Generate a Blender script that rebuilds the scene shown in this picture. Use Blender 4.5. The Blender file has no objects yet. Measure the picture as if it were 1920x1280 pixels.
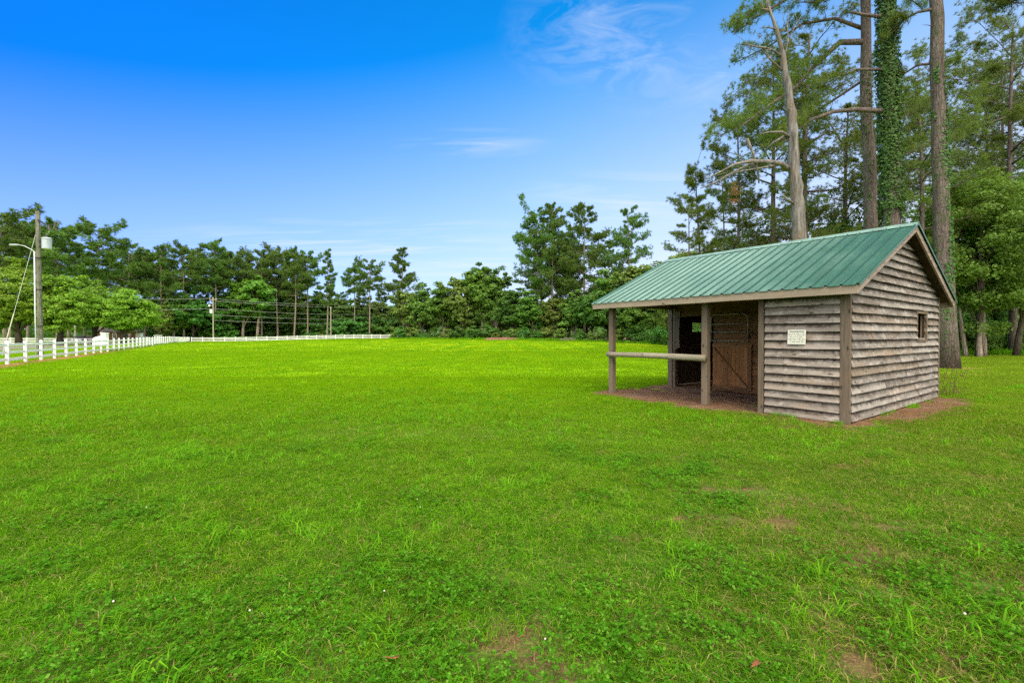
import bpy, math, random
import numpy as np
from mathutils import Vector, Matrix
R = math.radians
rng = np.random.default_rng(7)
random.seed(7)
S = bpy.context.scene
C = S.collection

# ------------------------------------------------------------------ helpers
F = 881.0; HZ = 629.0; CAMH = 1.5
def at(px, py, Z):
    "point at distance Z ahead that the photo shows at px, py"
    return Vector(((px-960)/F*Z, Z, CAMH+(HZ-py)/F*Z))
def gx(px, Z): return (px-960)/F*Z
def sm(v, a, b):
    t = np.clip((np.asarray(v, float)-a)/(b-a), 0, 1); return t*t*(3-2*t)
def ground_z(x, y):
    x = np.asarray(x, float); y = np.asarray(y, float)
    k = sm(x, -78, -40)
    return sm(y, 55, 115)*(0.62*k-0.12*(1-k))

_perm = np.random.default_rng(3).random((64, 64))
def vnoise(x, y, s):
    x = np.asarray(x, float)*s+100; y = np.asarray(y, float)*s+100
    xi = np.floor(x).astype(int); yi = np.floor(y).astype(int)
    fx = x-xi; fy = y-yi; fx = fx*fx*(3-2*fx); fy = fy*fy*(3-2*fy)
    P = lambda a, b: _perm[a % 64, b % 64]
    return (P(xi, yi)*(1-fx)+P(xi+1, yi)*fx)*(1-fy)+(P(xi, yi+1)*(1-fx)+P(xi+1, yi+1)*fx)*fy
def fbm(x, y, s):
    return (vnoise(x, y, s)+.5*vnoise(x, y, s*2.1)+.25*vnoise(x, y, s*4.3))/1.75

def tag(o, label=None, cat=None, group=None, kind=None):
    if label: o['label'] = label
    if cat: o['category'] = cat
    if group: o['group'] = group
    if kind: o['kind'] = kind
    return o
def empty(name, loc=(0, 0, 0), rz=0.0):
    o = bpy.data.objects.new(name, None); C.objects.link(o)
    o.location = loc; o.rotation_euler = (0, 0, rz); o.empty_display_size = .3
    return o
def obj(name, me, parent=None, loc=(0, 0, 0), mat=None):
    o = bpy.data.objects.new(name, me); C.objects.link(o); o.location = loc
    if mat is not None and len(me.materials) == 0: me.materials.append(mat)
    if parent is not None: o.parent = parent
    return o
def copy_thing(root, loc=None, rz=None, scale=None, label=None, group=None):
    r = root.copy(); C.objects.link(r)
    if loc is not None: r.location = loc
    if rz is not None: r.rotation_euler = (0, 0, rz)
    if scale is not None: r.scale = scale
    if label: r['label'] = label
    if group: r['group'] = group
    for ch in list(root.children):
        c = ch.copy(); C.objects.link(c); c.parent = r
        for g in list(ch.children):
            d = g.copy(); C.objects.link(d); d.parent = c
    return r

def np_mesh(name, verts, facesets, smooth=False, attrs=None):
    "verts (n,3); facesets: list of (k,3) or (k,4) int arrays"
    me = bpy.data.meshes.new(name)
    verts = np.ascontiguousarray(verts, np.float32).reshape(-1, 3)
    facesets = [np.asarray(f, np.int32) for f in facesets if len(f)]
    loops = np.concatenate([f.ravel() for f in facesets])
    tot = np.concatenate([np.full(len(f), f.shape[1], np.int32) for f in facesets])
    start = np.concatenate([[0], np.cumsum(tot)[:-1]]).astype(np.int32)
    me.vertices.add(len(verts)); me.vertices.foreach_set('co', verts.ravel())
    me.loops.add(len(loops)); me.loops.foreach_set('vertex_index', loops)
    me.polygons.add(len(tot)); me.polygons.foreach_set('loop_start', start)
    if attrs:
        for k, v in attrs.items():
            a = me.attributes.new(k, 'FLOAT', 'POINT'); a.data.foreach_set('value', np.asarray(v, np.float32))
    me.update(calc_edges=True)
    me.polygons.foreach_set('use_smooth', np.full(len(tot), bool(smooth)))
    me.validate()
    return me

class MB:
    "collects shapes into one mesh"
    def __init__(s): s.v = []; s.f3 = []; s.f4 = []; s.n = 0; s.poly = []
    def add(s, v, f4=(), f3=()):
        v = np.asarray(v, float).reshape(-1, 3)
        if len(f4): s.f4.append(np.asarray(f4, int)+s.n)
        if len(f3): s.f3.append(np.asarray(f3, int)+s.n)
        s.v.append(v); s.n += len(v)
    def hexa(s, p):
        "8 points: bottom loop 0-3, top loop 4-7"
        s.add(p, [(0, 3, 2, 1), (4, 5, 6, 7), (0, 1, 5, 4), (1, 2, 6, 5), (2, 3, 7, 6), (3, 0, 4, 7)])
    def box(s, x0, x1, y0, y1, z0, z1):
        s.hexa([(x0, y0, z0), (x1, y0, z0), (x1, y1, z0), (x0, y1, z0), (x0, y0, z1), (x1, y0, z1), (x1, y1, z1), (x0, y1, z1)])
    def bar(s, a, b, w, h, up=(0, 0, 1)):
        a = Vector(a); b = Vector(b); d = (b-a).normalized(); upv = Vector(up)
        sd = d.cross(upv)
        if sd.length < 1e-4: sd = d.cross(Vector((1, 0, 0)))
        sd.normalize(); u2 = sd.cross(d).normalized()
        p = []
        for q in (a, b):
            for i, j in ((-1, -1), (1, -1), (1, 1), (-1, 1)): p.append(q+sd*(i*w/2)+u2*(j*h/2))
        s.hexa([tuple(t) for t in p])
    def tube(s, pts, rad, seg=8, cap=True):
        v, f4, f3 = tube_np(pts, rad, seg, cap); s.add(v, f4, f3)
    def loft(s, rings, cap=True):
        rings = [np.asarray(r, float) for r in rings]; n = len(rings[0])
        f4 = []
        for i in range(len(rings)-1):
            for j in range(n):
                k = (j+1) % n; f4.append((i*n+j, i*n+k, (i+1)*n+k, (i+1)*n+j))
        f3 = []; v = np.concatenate(rings)
        if cap:
            m = len(v); v = np.concatenate([v, [rings[0].mean(0)], [rings[-1].mean(0)]])
            for j in range(n):
                k = (j+1) % n; f3.append((m, k, j)); f3.append((m+1, (len(rings)-1)*n+j, (len(rings)-1)*n+k))
        s.add(v, f4, f3)
    def mesh(s, name, smooth=False):
        fs = []
        if s.f4: fs.append(np.concatenate(s.f4))
        if s.f3: fs.append(np.concatenate(s.f3))
        return np_mesh(name, np.concatenate(s.v), fs, smooth)
    def build(s, name, mat, parent=None, loc=(0, 0, 0), smooth=False, bevel=0):
        o = obj(name, s.mesh(name, smooth), parent, loc, mat)
        if bevel:
            m = o.modifiers.new('bevel', 'BEVEL'); m.width = bevel; m.segments = 2; m.limit_method = 'ANGLE'
        return o

def tube_np(pts, rad, seg=8, cap=True):
    pts = np.asarray([tuple(p) for p in pts], float); n = len(pts)
    rad = np.broadcast_to(np.asarray(rad, float), (n,))
    tan = np.gradient(pts, axis=0); tan /= np.linalg.norm(tan, axis=1)[:, None]+1e-9
    main = tan.mean(0); ref = np.array([1., 0, 0]) if abs(main[0]) < .8*np.linalg.norm(main)+1e-9 else np.array([0, 1., 0])
    a = np.cross(tan, ref); a /= np.linalg.norm(a, axis=1)[:, None]+1e-9
    b = np.cross(tan, a)
    th = np.arange(seg)/seg*2*np.pi
    v = pts[:, None]+rad[:, None, None]*(a[:, None]*np.cos(th)[None, :, None]+b[:, None]*np.sin(th)[None, :, None])
    v = v.reshape(-1, 3)
    i = np.arange(n-1)[:, None]*seg; j = np.arange(seg)[None]; k = (j+1) % seg
    f4 = np.stack([i+j, i+k, i+seg+k, i+seg+j], -1).reshape(-1, 4)
    f3 = []
    if cap:
        m = len(v); v = np.concatenate([v, pts[:1], pts[-1:]])
        jj = np.arange(seg); kk = (jj+1) % seg
        f3 = np.concatenate([np.stack([np.full(seg, m), kk, jj], -1), np.stack([np.full(seg, m+1), (n-1)*seg+jj, (n-1)*seg+kk], -1)])
    return v, f4, f3

# ------------------------------------------------------------------ materials
class NT:
    def __init__(s, name):
        s.m = bpy.data.materials.new(name); s.m.use_nodes = True; s.t = s.m.node_tree
        s.t.nodes.clear(); s.out = s.t.nodes.new('ShaderNodeOutputMaterial')
    def n(s, typ, ins=None, **props):
        nd = s.t.nodes.new(typ)
        for k, v in props.items(): setattr(nd, k, v)
        if ins:
            for k, v in ins.items():
                sock = nd.inputs[k]
                if hasattr(v, 'is_linked') or isinstance(v, bpy.types.NodeSocket): s.t.links.new(v, sock)
                elif isinstance(v, (tuple, list)) and sock.type == 'RGBA' and len(v) == 3: sock.default_value = (*v, 1)
                else: sock.default_value = v
        return nd
    def mix(s, f, a, b, mode='MIX'):
        nd = s.t.nodes.new('ShaderNodeMix'); nd.data_type = 'RGBA'; nd.blend_type = mode; nd.clamp_factor = True
        for i, v in ((0, f), (6, a), (7, b)):
            if isinstance(v, bpy.types.NodeSocket): s.t.links.new(v, nd.inputs[i])
            elif i == 0: nd.inputs[0].default_value = v
            else: nd.inputs[i].default_value = (*v, 1) if len(v) == 3 else v
        return nd.outputs[2]
    def math(s, op, a, b=0.0, c=None, clamp=False):
        nd = s.t.nodes.new('ShaderNodeMath'); nd.operation = op; nd.use_clamp = clamp
        for i, v in enumerate((a, b, c)):
            if v is None: continue
            if isinstance(v, bpy.types.NodeSocket): s.t.links.new(v, nd.inputs[i])
            else: nd.inputs[i].default_value = v
        return nd.outputs[0]
    def ramp(s, f, lo, hi, a=0.0, b=1.0):
        nd = s.t.nodes.new('ShaderNodeMapRange'); nd.clamp = True
        s.t.links.new(f, nd.inputs[0])
        for i, v in enumerate((lo, hi, a, b)): nd.inputs[i+1].default_value = v
        return nd.outputs[0]
    def noise(s, vec, scale, detail=3.0, rough=.55, dist=0.0):
        nd = s.n('ShaderNodeTexNoise', {'Scale': scale, 'Detail': detail, 'Roughness': rough, 'Distortion': dist})
        if vec is not None: s.t.links.new(vec, nd.inputs['Vector'])
        return nd.outputs['Fac']
    def pos(s): return s.n('ShaderNodeNewGeometry').outputs['Position']
    def island(s): return s.n('ShaderNodeNewGeometry').outputs['Random Per Island']
    def objc(s): return s.n('ShaderNodeTexCoord').outputs['Object']
    def orand(s): return s.n('ShaderNodeObjectInfo').outputs['Random']
    def scale(s, vec, sc):
        nd = s.n('ShaderNodeMapping'); s.t.links.new(vec, nd.inputs['Vector']); nd.inputs['Scale'].default_value = sc
        return nd.outputs[0]
    def addv(s, vec, a):
        nd = s.t.nodes.new('ShaderNodeVectorMath'); nd.operation = 'ADD'
        s.t.links.new(vec, nd.inputs[0]); s.t.links.new(a, nd.inputs[1]); return nd.outputs[0]
    def bump(s, h, strength=.5, dist=.02):
        return s.n('ShaderNodeBump', {'Height': h, 'Strength': strength, 'Distance': dist}).outputs[0]
    def pbr(s, col, rough=.8, spec=.3, normal=None, metal=0.0, coat=0.0):
        nd = s.n('ShaderNodeBsdfPrincipled', {'Base Color': col, 'Roughness': rough, 'Specular IOR Level': spec, 'Metallic': metal})
        if normal is not None: s.t.links.new(normal, nd.inputs['Normal'])
        return nd.outputs[0]
    def done(s, sh): s.t.links.new(sh, s.out.inputs[0]); return s.m

def m_plain(name, col, rough=.6, spec=.3, metal=0.0, var=.12, scale=3.0):
    t = NT(name); n = t.noise(t.objc(), scale, 4)
    c = t.mix(t.ramp(n, .3, .7), tuple(x*(1-var) for x in col), tuple(min(1, x*(1+var)) for x in col))
    return t.done(t.pbr(c, rough, spec, metal=metal))

def m_wood(name, axis, light, mid, dark, warm=.0, lap=0):
    "weathered sawn boards, grain along the local axis 0/1/2"
    t = NT(name); o = t.objc(); isl = t.island()
    off = t.n('ShaderNodeCombineXYZ', {'X': t.math('MULTIPLY', isl, 37.), 'Y': t.math('MULTIPLY', isl, 91.), 'Z': t.math('MULTIPLY', isl, 53.)}).outputs[0]
    p = t.addv(o, off)
    sc = [1, 1, 1]
    g = [38, 38, 38]; g[axis] = 1.6
    grain = t.noise(t.scale(p, g), 1.0, 5, .65, .6)
    w = [9, 9, 9]; w[axis] = .9
    wide = t.noise(t.scale(p, w), 1.0, 4, .6, 1.2)
    b = [3.0, 3.0, 3.0]; b[axis] = 1.1
    blot = t.noise(t.scale(p, b), 1.0, 4, .6)
    c = t.mix(t.ramp(wide, .34, .66), mid, light)
    c = t.mix(t.math('MULTIPLY', t.ramp(grain, .5, .72), .75), c, dark)
    c = t.mix(t.math('MULTIPLY', t.ramp(blot, .52, .72), .65), c, tuple(d*1.4 for d in dark))
    # each board weathered on its own
    c = t.mix(t.ramp(isl, .0, 1., 0, .55), c, tuple(x*.62 for x in mid))
    c = t.mix(t.math('MULTIPLY', t.ramp(t.math('FRACT', t.math('MULTIPLY', isl, 7.31)), .6, 1.0), .5), c, tuple(min(1, x*1.1) for x in light))
    c = t.mix(t.math('MULTIPLY', t.ramp(t.math('FRACT', t.math('MULTIPLY', isl, 17.7)), .7, 1.0), .45), c, (light[0]*.8, light[1]*.66, light[2]*.5))
    if warm: c = t.mix(t.math('MULTIPLY', t.ramp(t.noise(p, 1.3, 3), .55, .72), warm), c, (.30, .17, .075))
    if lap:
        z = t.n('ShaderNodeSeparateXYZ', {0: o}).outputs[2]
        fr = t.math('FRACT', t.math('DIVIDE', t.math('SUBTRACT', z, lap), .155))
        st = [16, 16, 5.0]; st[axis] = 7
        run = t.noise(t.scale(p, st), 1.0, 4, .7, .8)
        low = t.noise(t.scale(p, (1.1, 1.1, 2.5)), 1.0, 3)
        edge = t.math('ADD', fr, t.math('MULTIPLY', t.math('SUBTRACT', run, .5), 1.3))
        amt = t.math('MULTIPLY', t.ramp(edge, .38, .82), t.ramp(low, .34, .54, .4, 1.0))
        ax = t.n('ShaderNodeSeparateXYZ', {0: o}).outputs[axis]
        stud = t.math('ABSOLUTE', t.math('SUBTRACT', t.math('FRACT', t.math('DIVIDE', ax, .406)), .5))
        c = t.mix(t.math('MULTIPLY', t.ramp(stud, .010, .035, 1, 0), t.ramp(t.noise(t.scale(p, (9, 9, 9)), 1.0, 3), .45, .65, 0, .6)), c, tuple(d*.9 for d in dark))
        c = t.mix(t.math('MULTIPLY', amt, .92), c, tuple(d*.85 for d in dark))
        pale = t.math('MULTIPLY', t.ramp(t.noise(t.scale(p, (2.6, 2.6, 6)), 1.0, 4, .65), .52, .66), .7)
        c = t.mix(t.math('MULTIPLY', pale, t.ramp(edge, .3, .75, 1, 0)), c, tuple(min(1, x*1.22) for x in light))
    k = [6.5, 6.5, 6.5]; k[axis] = 2.6
    vor = t.n('ShaderNodeTexVoronoi', {'Scale': 1.0, 'Vector': t.scale(p, k)})
    knot = t.ramp(vor.outputs['Distance'], .06, .15, 1, 0)
    c = t.mix(t.math('MULTIPLY', knot, .8), c, tuple(d*.35 for d in dark))
    nrm = t.bump(t.math('ADD', grain, t.math('MULTIPLY', wide, .6)), .5, .006)
    return t.done(t.pbr(c, .88, .15, nrm))

def m_bark(name, c1, c2, moss=0.0, s=1.0, vert=.28):
    t = NT(name); o = t.objc()
    p = t.scale(o, (1, 1, vert))
    v = t.n('ShaderNodeTexVoronoi', {'Scale': 14*s, 'Vector': t.addv(p, t.n('ShaderNodeCombineXYZ', {'X': t.math('MULTIPLY', t.noise(o, 3., 3), .25)}).outputs[0])}, feature='DISTANCE_TO_EDGE').outputs['Distance']
    n = t.noise(p, 9*s, 5, .65)
    big = t.noise(o, .8, 3)
    c = t.mix(t.ramp(n, .3, .7), c1, c2)
    fur = t.noise(t.scale(o, (1, 1, .10)), 16*s, 4, .7, .8)
    c = t.mix(t.ramp(v, 0., .07, .5, 0), c, tuple(x*.3 for x in c1))
    c = t.mix(t.ramp(fur, .52, .66, 0, .75), c, tuple(x*.32 for x in c1))
    c = t.mix(t.ramp(big, .45, .7, 0, .5), c, tuple(x*.7 for x in c1))
    if moss: c = t.mix(t.math('MULTIPLY', t.ramp(t.noise(o, 2.2, 4), .5, .62), moss), c, (.06, .085, .03))
    nrm = t.bump(t.math('ADD', t.math('MULTIPLY', t.ramp(v, 0, .12), .8), n), .8, .03)
    return t.done(t.pbr(c, .92, .1, nrm))

def m_leaf(name, a, b, dry=None, trans=.35, drya=.0, nscale=.35, gloss=.25):
    a = tuple(x*LEAF for x in a); b = tuple(x*LEAF for x in b)
    t = NT(name); isl = t.island(); n = t.noise(t.pos(), nscale, 3)
    c = t.mix(isl, a, b)
    c = t.mix(t.ramp(n, .35, .65, 0, .55), c, tuple(x*y for x, y in zip(a, (1.35, 1.25, 1.0))))
    hs = t.n('ShaderNodeHueSaturation', {'Color': c, 'Hue': t.ramp(t.orand(), 0, 1, .485, .515), 'Value': t.ramp(t.orand(), 0, 1, .82, 1.18)}).outputs[0]
    if dry: hs = t.mix(t.ramp(isl, 1-drya-.02, 1-drya, 0, 1), hs, dry)
    s1 = t.pbr(hs, .55, gloss)
    tr = t.n('ShaderNodeBsdfTranslucent', {'Color': t.mix(.5, hs, (.20, .30, .02), 'MIX')}).outputs[0]
    mx = t.n('ShaderNodeMixShader', {0: trans}); t.t.links.new(s1, mx.inputs[1]); t.t.links.new(tr, mx.inputs[2])
    return t.done(mx.outputs[0])
SAT, TINT, CLOUD, SKY_STR, SUN_STR, SUN_ANG, EXPO, OVER = 1.3, (.06, .92, 1.35), (3.95, 4.2, 4.75), .125, 2.2, 45, .88, 2.75
LEAF = 1.75
M = {}
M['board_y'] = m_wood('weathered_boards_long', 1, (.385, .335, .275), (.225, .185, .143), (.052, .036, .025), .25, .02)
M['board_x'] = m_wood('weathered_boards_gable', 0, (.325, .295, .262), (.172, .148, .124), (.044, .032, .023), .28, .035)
M['fascia'] = m_wood('fascia_wood', 1, (.33, .27, .19), (.215, .168, .11), (.055, .040, .028), .3)
M['rake'] = m_wood('rake_wood', 0, (.37, .30, .25), (.24, .19, .15), (.06, .045, .034), .2)
M['board_z'] = m_wood('weathered_uprights', 2, (.195, .152, .105), (.124, .092, .062), (.042, .030, .020), .3)
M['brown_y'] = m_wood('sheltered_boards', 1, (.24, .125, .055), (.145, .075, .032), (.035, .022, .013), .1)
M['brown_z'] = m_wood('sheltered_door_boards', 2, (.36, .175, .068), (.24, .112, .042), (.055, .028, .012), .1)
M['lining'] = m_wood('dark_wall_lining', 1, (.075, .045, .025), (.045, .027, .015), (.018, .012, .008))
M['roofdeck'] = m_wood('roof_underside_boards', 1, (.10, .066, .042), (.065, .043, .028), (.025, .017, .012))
def m_metalroof():
    t = NT('green_ribbed_metal'); o = t.objc()
    n = t.noise(t.scale(o, (.5, 3.0, .5)), 2.0, 5, .6); n2 = t.noise(o, .9, 4)
    y = t.n('ShaderNodeSeparateXYZ', {0: o}).outputs[1]
    c = t.mix(t.ramp(n, .35, .7), (.008, .060, .034), (.020, .095, .058))
    sky_sheen = t.math('MULTIPLY', t.ramp(n, .25, .6, .55, 1), t.ramp(t.math('ADD', y, t.math('MULTIPLY', n2, 3.5)), 2.0, 5.4))
    c = t.mix(t.math('MULTIPLY', sky_sheen, .85), c, (.17, .275, .215))                  # pale sky reflection painted into the chalky colour, strongest at the porch end
    sp = t.noise(t.scale(o, (1.2, 2.2, 1)), 5, 3, .7)
    c = t.mix(t.ramp(sp, .68, .72, 0, .7), c, (.12, .080, .045))
    c = t.mix(t.ramp(t.noise(t.scale(o, (.8, 9, .8)), 3.0, 3, .6), .60, .72, 0, .5), c, (.06, .075, .05))
    fr = t.math('FRACT', t.math('DIVIDE', t.math('ADD', y, .273), .2286))
    d = t.math('MINIMUM', fr, t.math('SUBTRACT', 1.0, fr))
    c = t.mix(t.ramp(d, .035, .075, .85, 0), c, (.010, .050, .030))                # shade of the rib sides painted as a dark line, with some grime
    e2 = t.math('ABSOLUTE', t.math('SUBTRACT', fr, .225))
    c = t.mix(t.ramp(e2, .01, .035, .45, 0), c, (.012, .060, .036))  # shade at the foot of the rib's other side, painted in too
    dirt = t.noise(t.scale(o, (.6, 6, .6)), 4, 4)
    return t.done(t.pbr(c, t.ramp(dirt, .3, .7, .34, .48), .30, t.bump(n2, .10, .02)))
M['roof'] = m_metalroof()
M['trim_green'] = m_plain('green_trim_metal', (.02, .10, .065), .4, .5)
M['ridge'] = m_plain('faded_ridge_metal', (.11, .20, .155), .42, .5, 0, .3, 5)
M['log'] = m_wood('debarked_log', 1, (.40, .36, .25), (.27, .24, .16), (.09, .075, .05))
M['steel'] = m_plain('galvanised_steel', (.30, .27, .22), .5, .5, .55)
M['iron'] = m_plain('dark_iron', (.03, .028, .027), .6, .4, .3)
M['sign'] = m_plain('aged_sign_face', (.72, .70, .56), .55, .4, 0, .06, 8)
M['ink'] = m_plain('sign_ink', (.02, .02, .018), .7, .2)
def m_white():
    t = NT('white_fence_paint'); o = t.pos()
    n = t.noise(o, 2.5, 4); lo = t.n('ShaderNodeSeparateXYZ', {0: o}).outputs[2]
    c = t.mix(t.ramp(n, .35, .75), (.86, .86, .87), (.72, .73, .70))
    c = t.mix(t.math('MULTIPLY', t.ramp(lo, .02, .28, 1, 0), t.ramp(t.noise(o, 7, 3), .4, .65)), c, (.45, .36, .24))
    return t.done(t.pbr(c, .45, .4))
M['white'] = m_white()
M['stucco'] = m_plain('white_stucco', (.74, .74, .73), .8, .2)
M['pole'] = m_bark('creosote_pole', (.20, .195, .15), (.145, .14, .105), .55, .5, .06)
M['palepole'] = m_bark('pale_pole', (.42, .38, .30), (.34, .30, .24), 0, .5, .06)
M['grey'] = m_plain('grey_transformer_paint', (.36, .40, .45), .45, .4)
M['pvc'] = m_plain('white_conduit', (.55, .57, .60), .45, .4)
M['porcelain'] = m_plain('insulator', (.10, .08, .075), .3, .5)
M['guard'] = m_plain('yellow_guard', (.40, .40, .28), .5, .4)
M['wire'] = m_plain('bare_wire', (.52, .54, .50), .5, .4, .1)
M['pinebark'] = m_bark('pine_bark', (.112, .088, .076), (.195, .160, .140), 0, .75, .22)
M['pinebark_moss'] = m_bark('mossy_pine_bark', (.108, .086, .073), (.188, .156, .132), .5, .75, .22)
M['farbark'] = m_bark('far_bark', (.22, .175, .135), (.30, .25, .20), 0, .3, .15)
M['darkbark'] = m_bark('dark_bark', (.075, .06, .045), (.12, .10, .075), .3, .5, .15)
def m_dead():
    t = NT('dead_wood'); o = t.objc(); p = t.scale(o, (1, 1, .12))
    n = t.noise(p, 10, 5, .6, .5); b = t.noise(o, 1.4, 4)
    c = t.mix(t.ramp(n, .35, .65), (.070, .064, .057), (.235, .218, .198))
    c = t.mix(t.ramp(b, .5, .6, 0, .7), c, (.16, .125, .09))
    c = t.mix(t.ramp(t.noise(t.scale(o, (3, 3, .5)), 1.0, 3), .64, .70, 0, .6), c, (.36, .22, .12))
    c = t.mix(t.ramp(t.noise(o, 5, 4), .58, .66, 0, .45), c, (.13, .15, .09))
    return t.done(t.pbr(c, .9, .12, t.bump(n, .8, .03)))
M['dead'] = m_dead()
M['needle'] = m_leaf('pine_needles', (.040, .070, .011), (.098, .132, .022), (.15, .085, .03), .28, .05)
M['needle_far'] = m_leaf('far_pine_needles', (.036, .080, .014), (.084, .145, .026), None, .25)
M['leaf_right'] = m_leaf('hardwood_leaves', (.040, .100, .012), (.092, .178, .022), None, .40)
M['leaf_dark'] = m_leaf('shade_leaves', (.022, .070, .010), (.050, .125, .016), None, .32)
M['leaf_far'] = m_leaf('far_hardwood_leaves', (.040, .092, .012), (.085, .155, .022), None, .32)
M['leaf_bright'] = m_leaf('bright_hardwood_leaves', (.045, .105, .012), (.088, .17, .018), None, .4)
M['leaf_maple'] = m_leaf('yellow_green_leaves', (.072, .150, .010), (.155, .255, .018), None, .4)
M['leaf_olive'] = m_leaf('olive_hardwood_leaves', (.055, .092, .014), (.105, .150, .028), (.22, .22, .10), .32, .04)
M['ivy'] = m_leaf('ivy_leaves', (.018, .050, .009), (.046, .100, .016), None, .25, 0, .9)
M['rust_needle'] = m_leaf('dead_needles', (.10, .045, .02), (.07, .035, .018), None, .2)
# ------------------------------------------------------------------ shed frame (needed by the ground masks)
SH_A = np.array([5.69, 7.96]); SH_U = np.array([-.595, .8035]); SH_V = np.array([.8035, .595]); SH_RZ = math.atan2(.595, .8035)
SW, ST = 5.63, 5.36                                   # depth (local x), length (local y)
def shed_xy(x, y):
    dx = np.asarray(x, float)-SH_A[0]; dy = np.asarray(y, float)-SH_A[1]
    return dx*SH_V[0]+dy*SH_V[1], dx*SH_U[0]+dy*SH_U[1]
def dirt_mask(x, y):
    "1 on the bare earth under and round the shed"
    v, t = shed_xy(x, y)
    n = fbm(x, y, 1.1)-.5; n2 = fbm(np.asarray(x)+31, y, 3.7)-.5
    side = .22+.62*sm(v, .3, 1.6)*(1-.25*sm(v, 4.4, 5.8))
    lo = np.maximum(-t-side, t-ST-.32)
    front = .50+.10*sm(t, .6, 2.2)*(1-sm(t, 4.6, 5.5))
    lv = np.maximum(-v-front, v-SW-.35)
    d = np.maximum(lo, lv)+n*.55+n2*.42
    return sm(-d, -.06, .06)
FENCE_O = np.array([-25.9, 24.1]); FENCE_D = np.array([-.507, .862])
def fence_dist(x, y):
    dx = np.asarray(x, float)-FENCE_O[0]; dy = np.asarray(y, float)-FENCE_O[1]
    return dx*FENCE_D[1]-dy*FENCE_D[0], dx*FENCE_D[0]+dy*FENCE_D[1]     # + = lawn side, along
EDGE_X = [-400, -100, -86, -82, -36, -33, -10, 5, 15, 22, 26, 31, 38, 60, 400]
EDGE_Y = [150, 150, 135, 123, 139.5, 128, 110, 101, 92, 74, 54, 41.5, 37, 30, 10]
def forest_mask(x, y):
    e = np.interp(x, EDGE_X, EDGE_Y)+(fbm(x, y, .25)-.5)*5
    return sm(np.asarray(y)-e, -1.0, 1.8)
BARE = [(.35, 2.12, .10, .04), (-1.25, 3.1, .12, .04), (-.55, 3.0, .10, .035), (.9, 2.25, .12, .04), (1.15, 3.0, .14, .04), (2.35, 4.6, .3, .06), (3.3, 3.6, .25, .06), (1.9, 2.45, .12, .04), (-.065, 2.30, .17, .085), (.06, 2.42, .10, .05), (-.03, 2.83, .09, .05), (.75, 3.14, .20, .05), (2.9, 2.72, .22, .08), (-2.2, 2.45, .12, .05),
        (.22, 2.08, .10, .05), (1.45, 3.9, .30, .07), (2.3, 3.3, .18, .06), (-1.7, 2.2, .12, .06), (1.9, 4.5, .35, .06), (-1.0, 4.6, .14, .05), (.3, 5.3, .2, .06), (-.9, 2.12, .16, .06), (1.3, 2.6, .16, .05), (.12, 2.22, .22, .07), (.62, 2.55, .12, .05), (2.0, 2.75, .25, .06), (.95, 3.45, .22, .05), (-.25, 3.6, .12, .04), (1.75, 3.15, .2, .05)]
def bare_mask(x, y, grow=1.0):
    x = np.asarray(x, float); y = np.asarray(y, float); m = np.zeros_like(x)
    xx = x+(fbm(x, y, 7.)-.5)*.12; yy = y+(fbm(x+9, y, 9.)-.5)*.07
    for a, b, rx, ry in BARE:
        m = np.maximum(m, 1-sm(np.sqrt(((xx-a)/(rx*grow))**2+((yy-b)/(ry*grow))**2), .55, 1.25))
    n = fbm(x+50, y, 2.4)
    right = sm(x/np.maximum(y, 1), -.05, .75)
    return np.maximum(m, sm(n, .62-.09*right, .76-.09*right)*(.25+.55*right)*(1-sm(y, 7, 11)))
TREE_RING = [(20.1, 21.7, 1.5), (18.8, 23.0, 1.3), (20.1, 26.0, 1.3), (12.3, 20.0, 1.2)]
def ring_mask(x, y):
    m = np.zeros_like(np.asarray(x, float))
    for a, b, r in TREE_RING:
        m = np.maximum(m, 1-sm(np.hypot(np.asarray(x)-a, np.asarray(y)-b)+(fbm(x, y, 1.3)-.5)*.9, r*.7, r*1.1))
    return m

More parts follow.
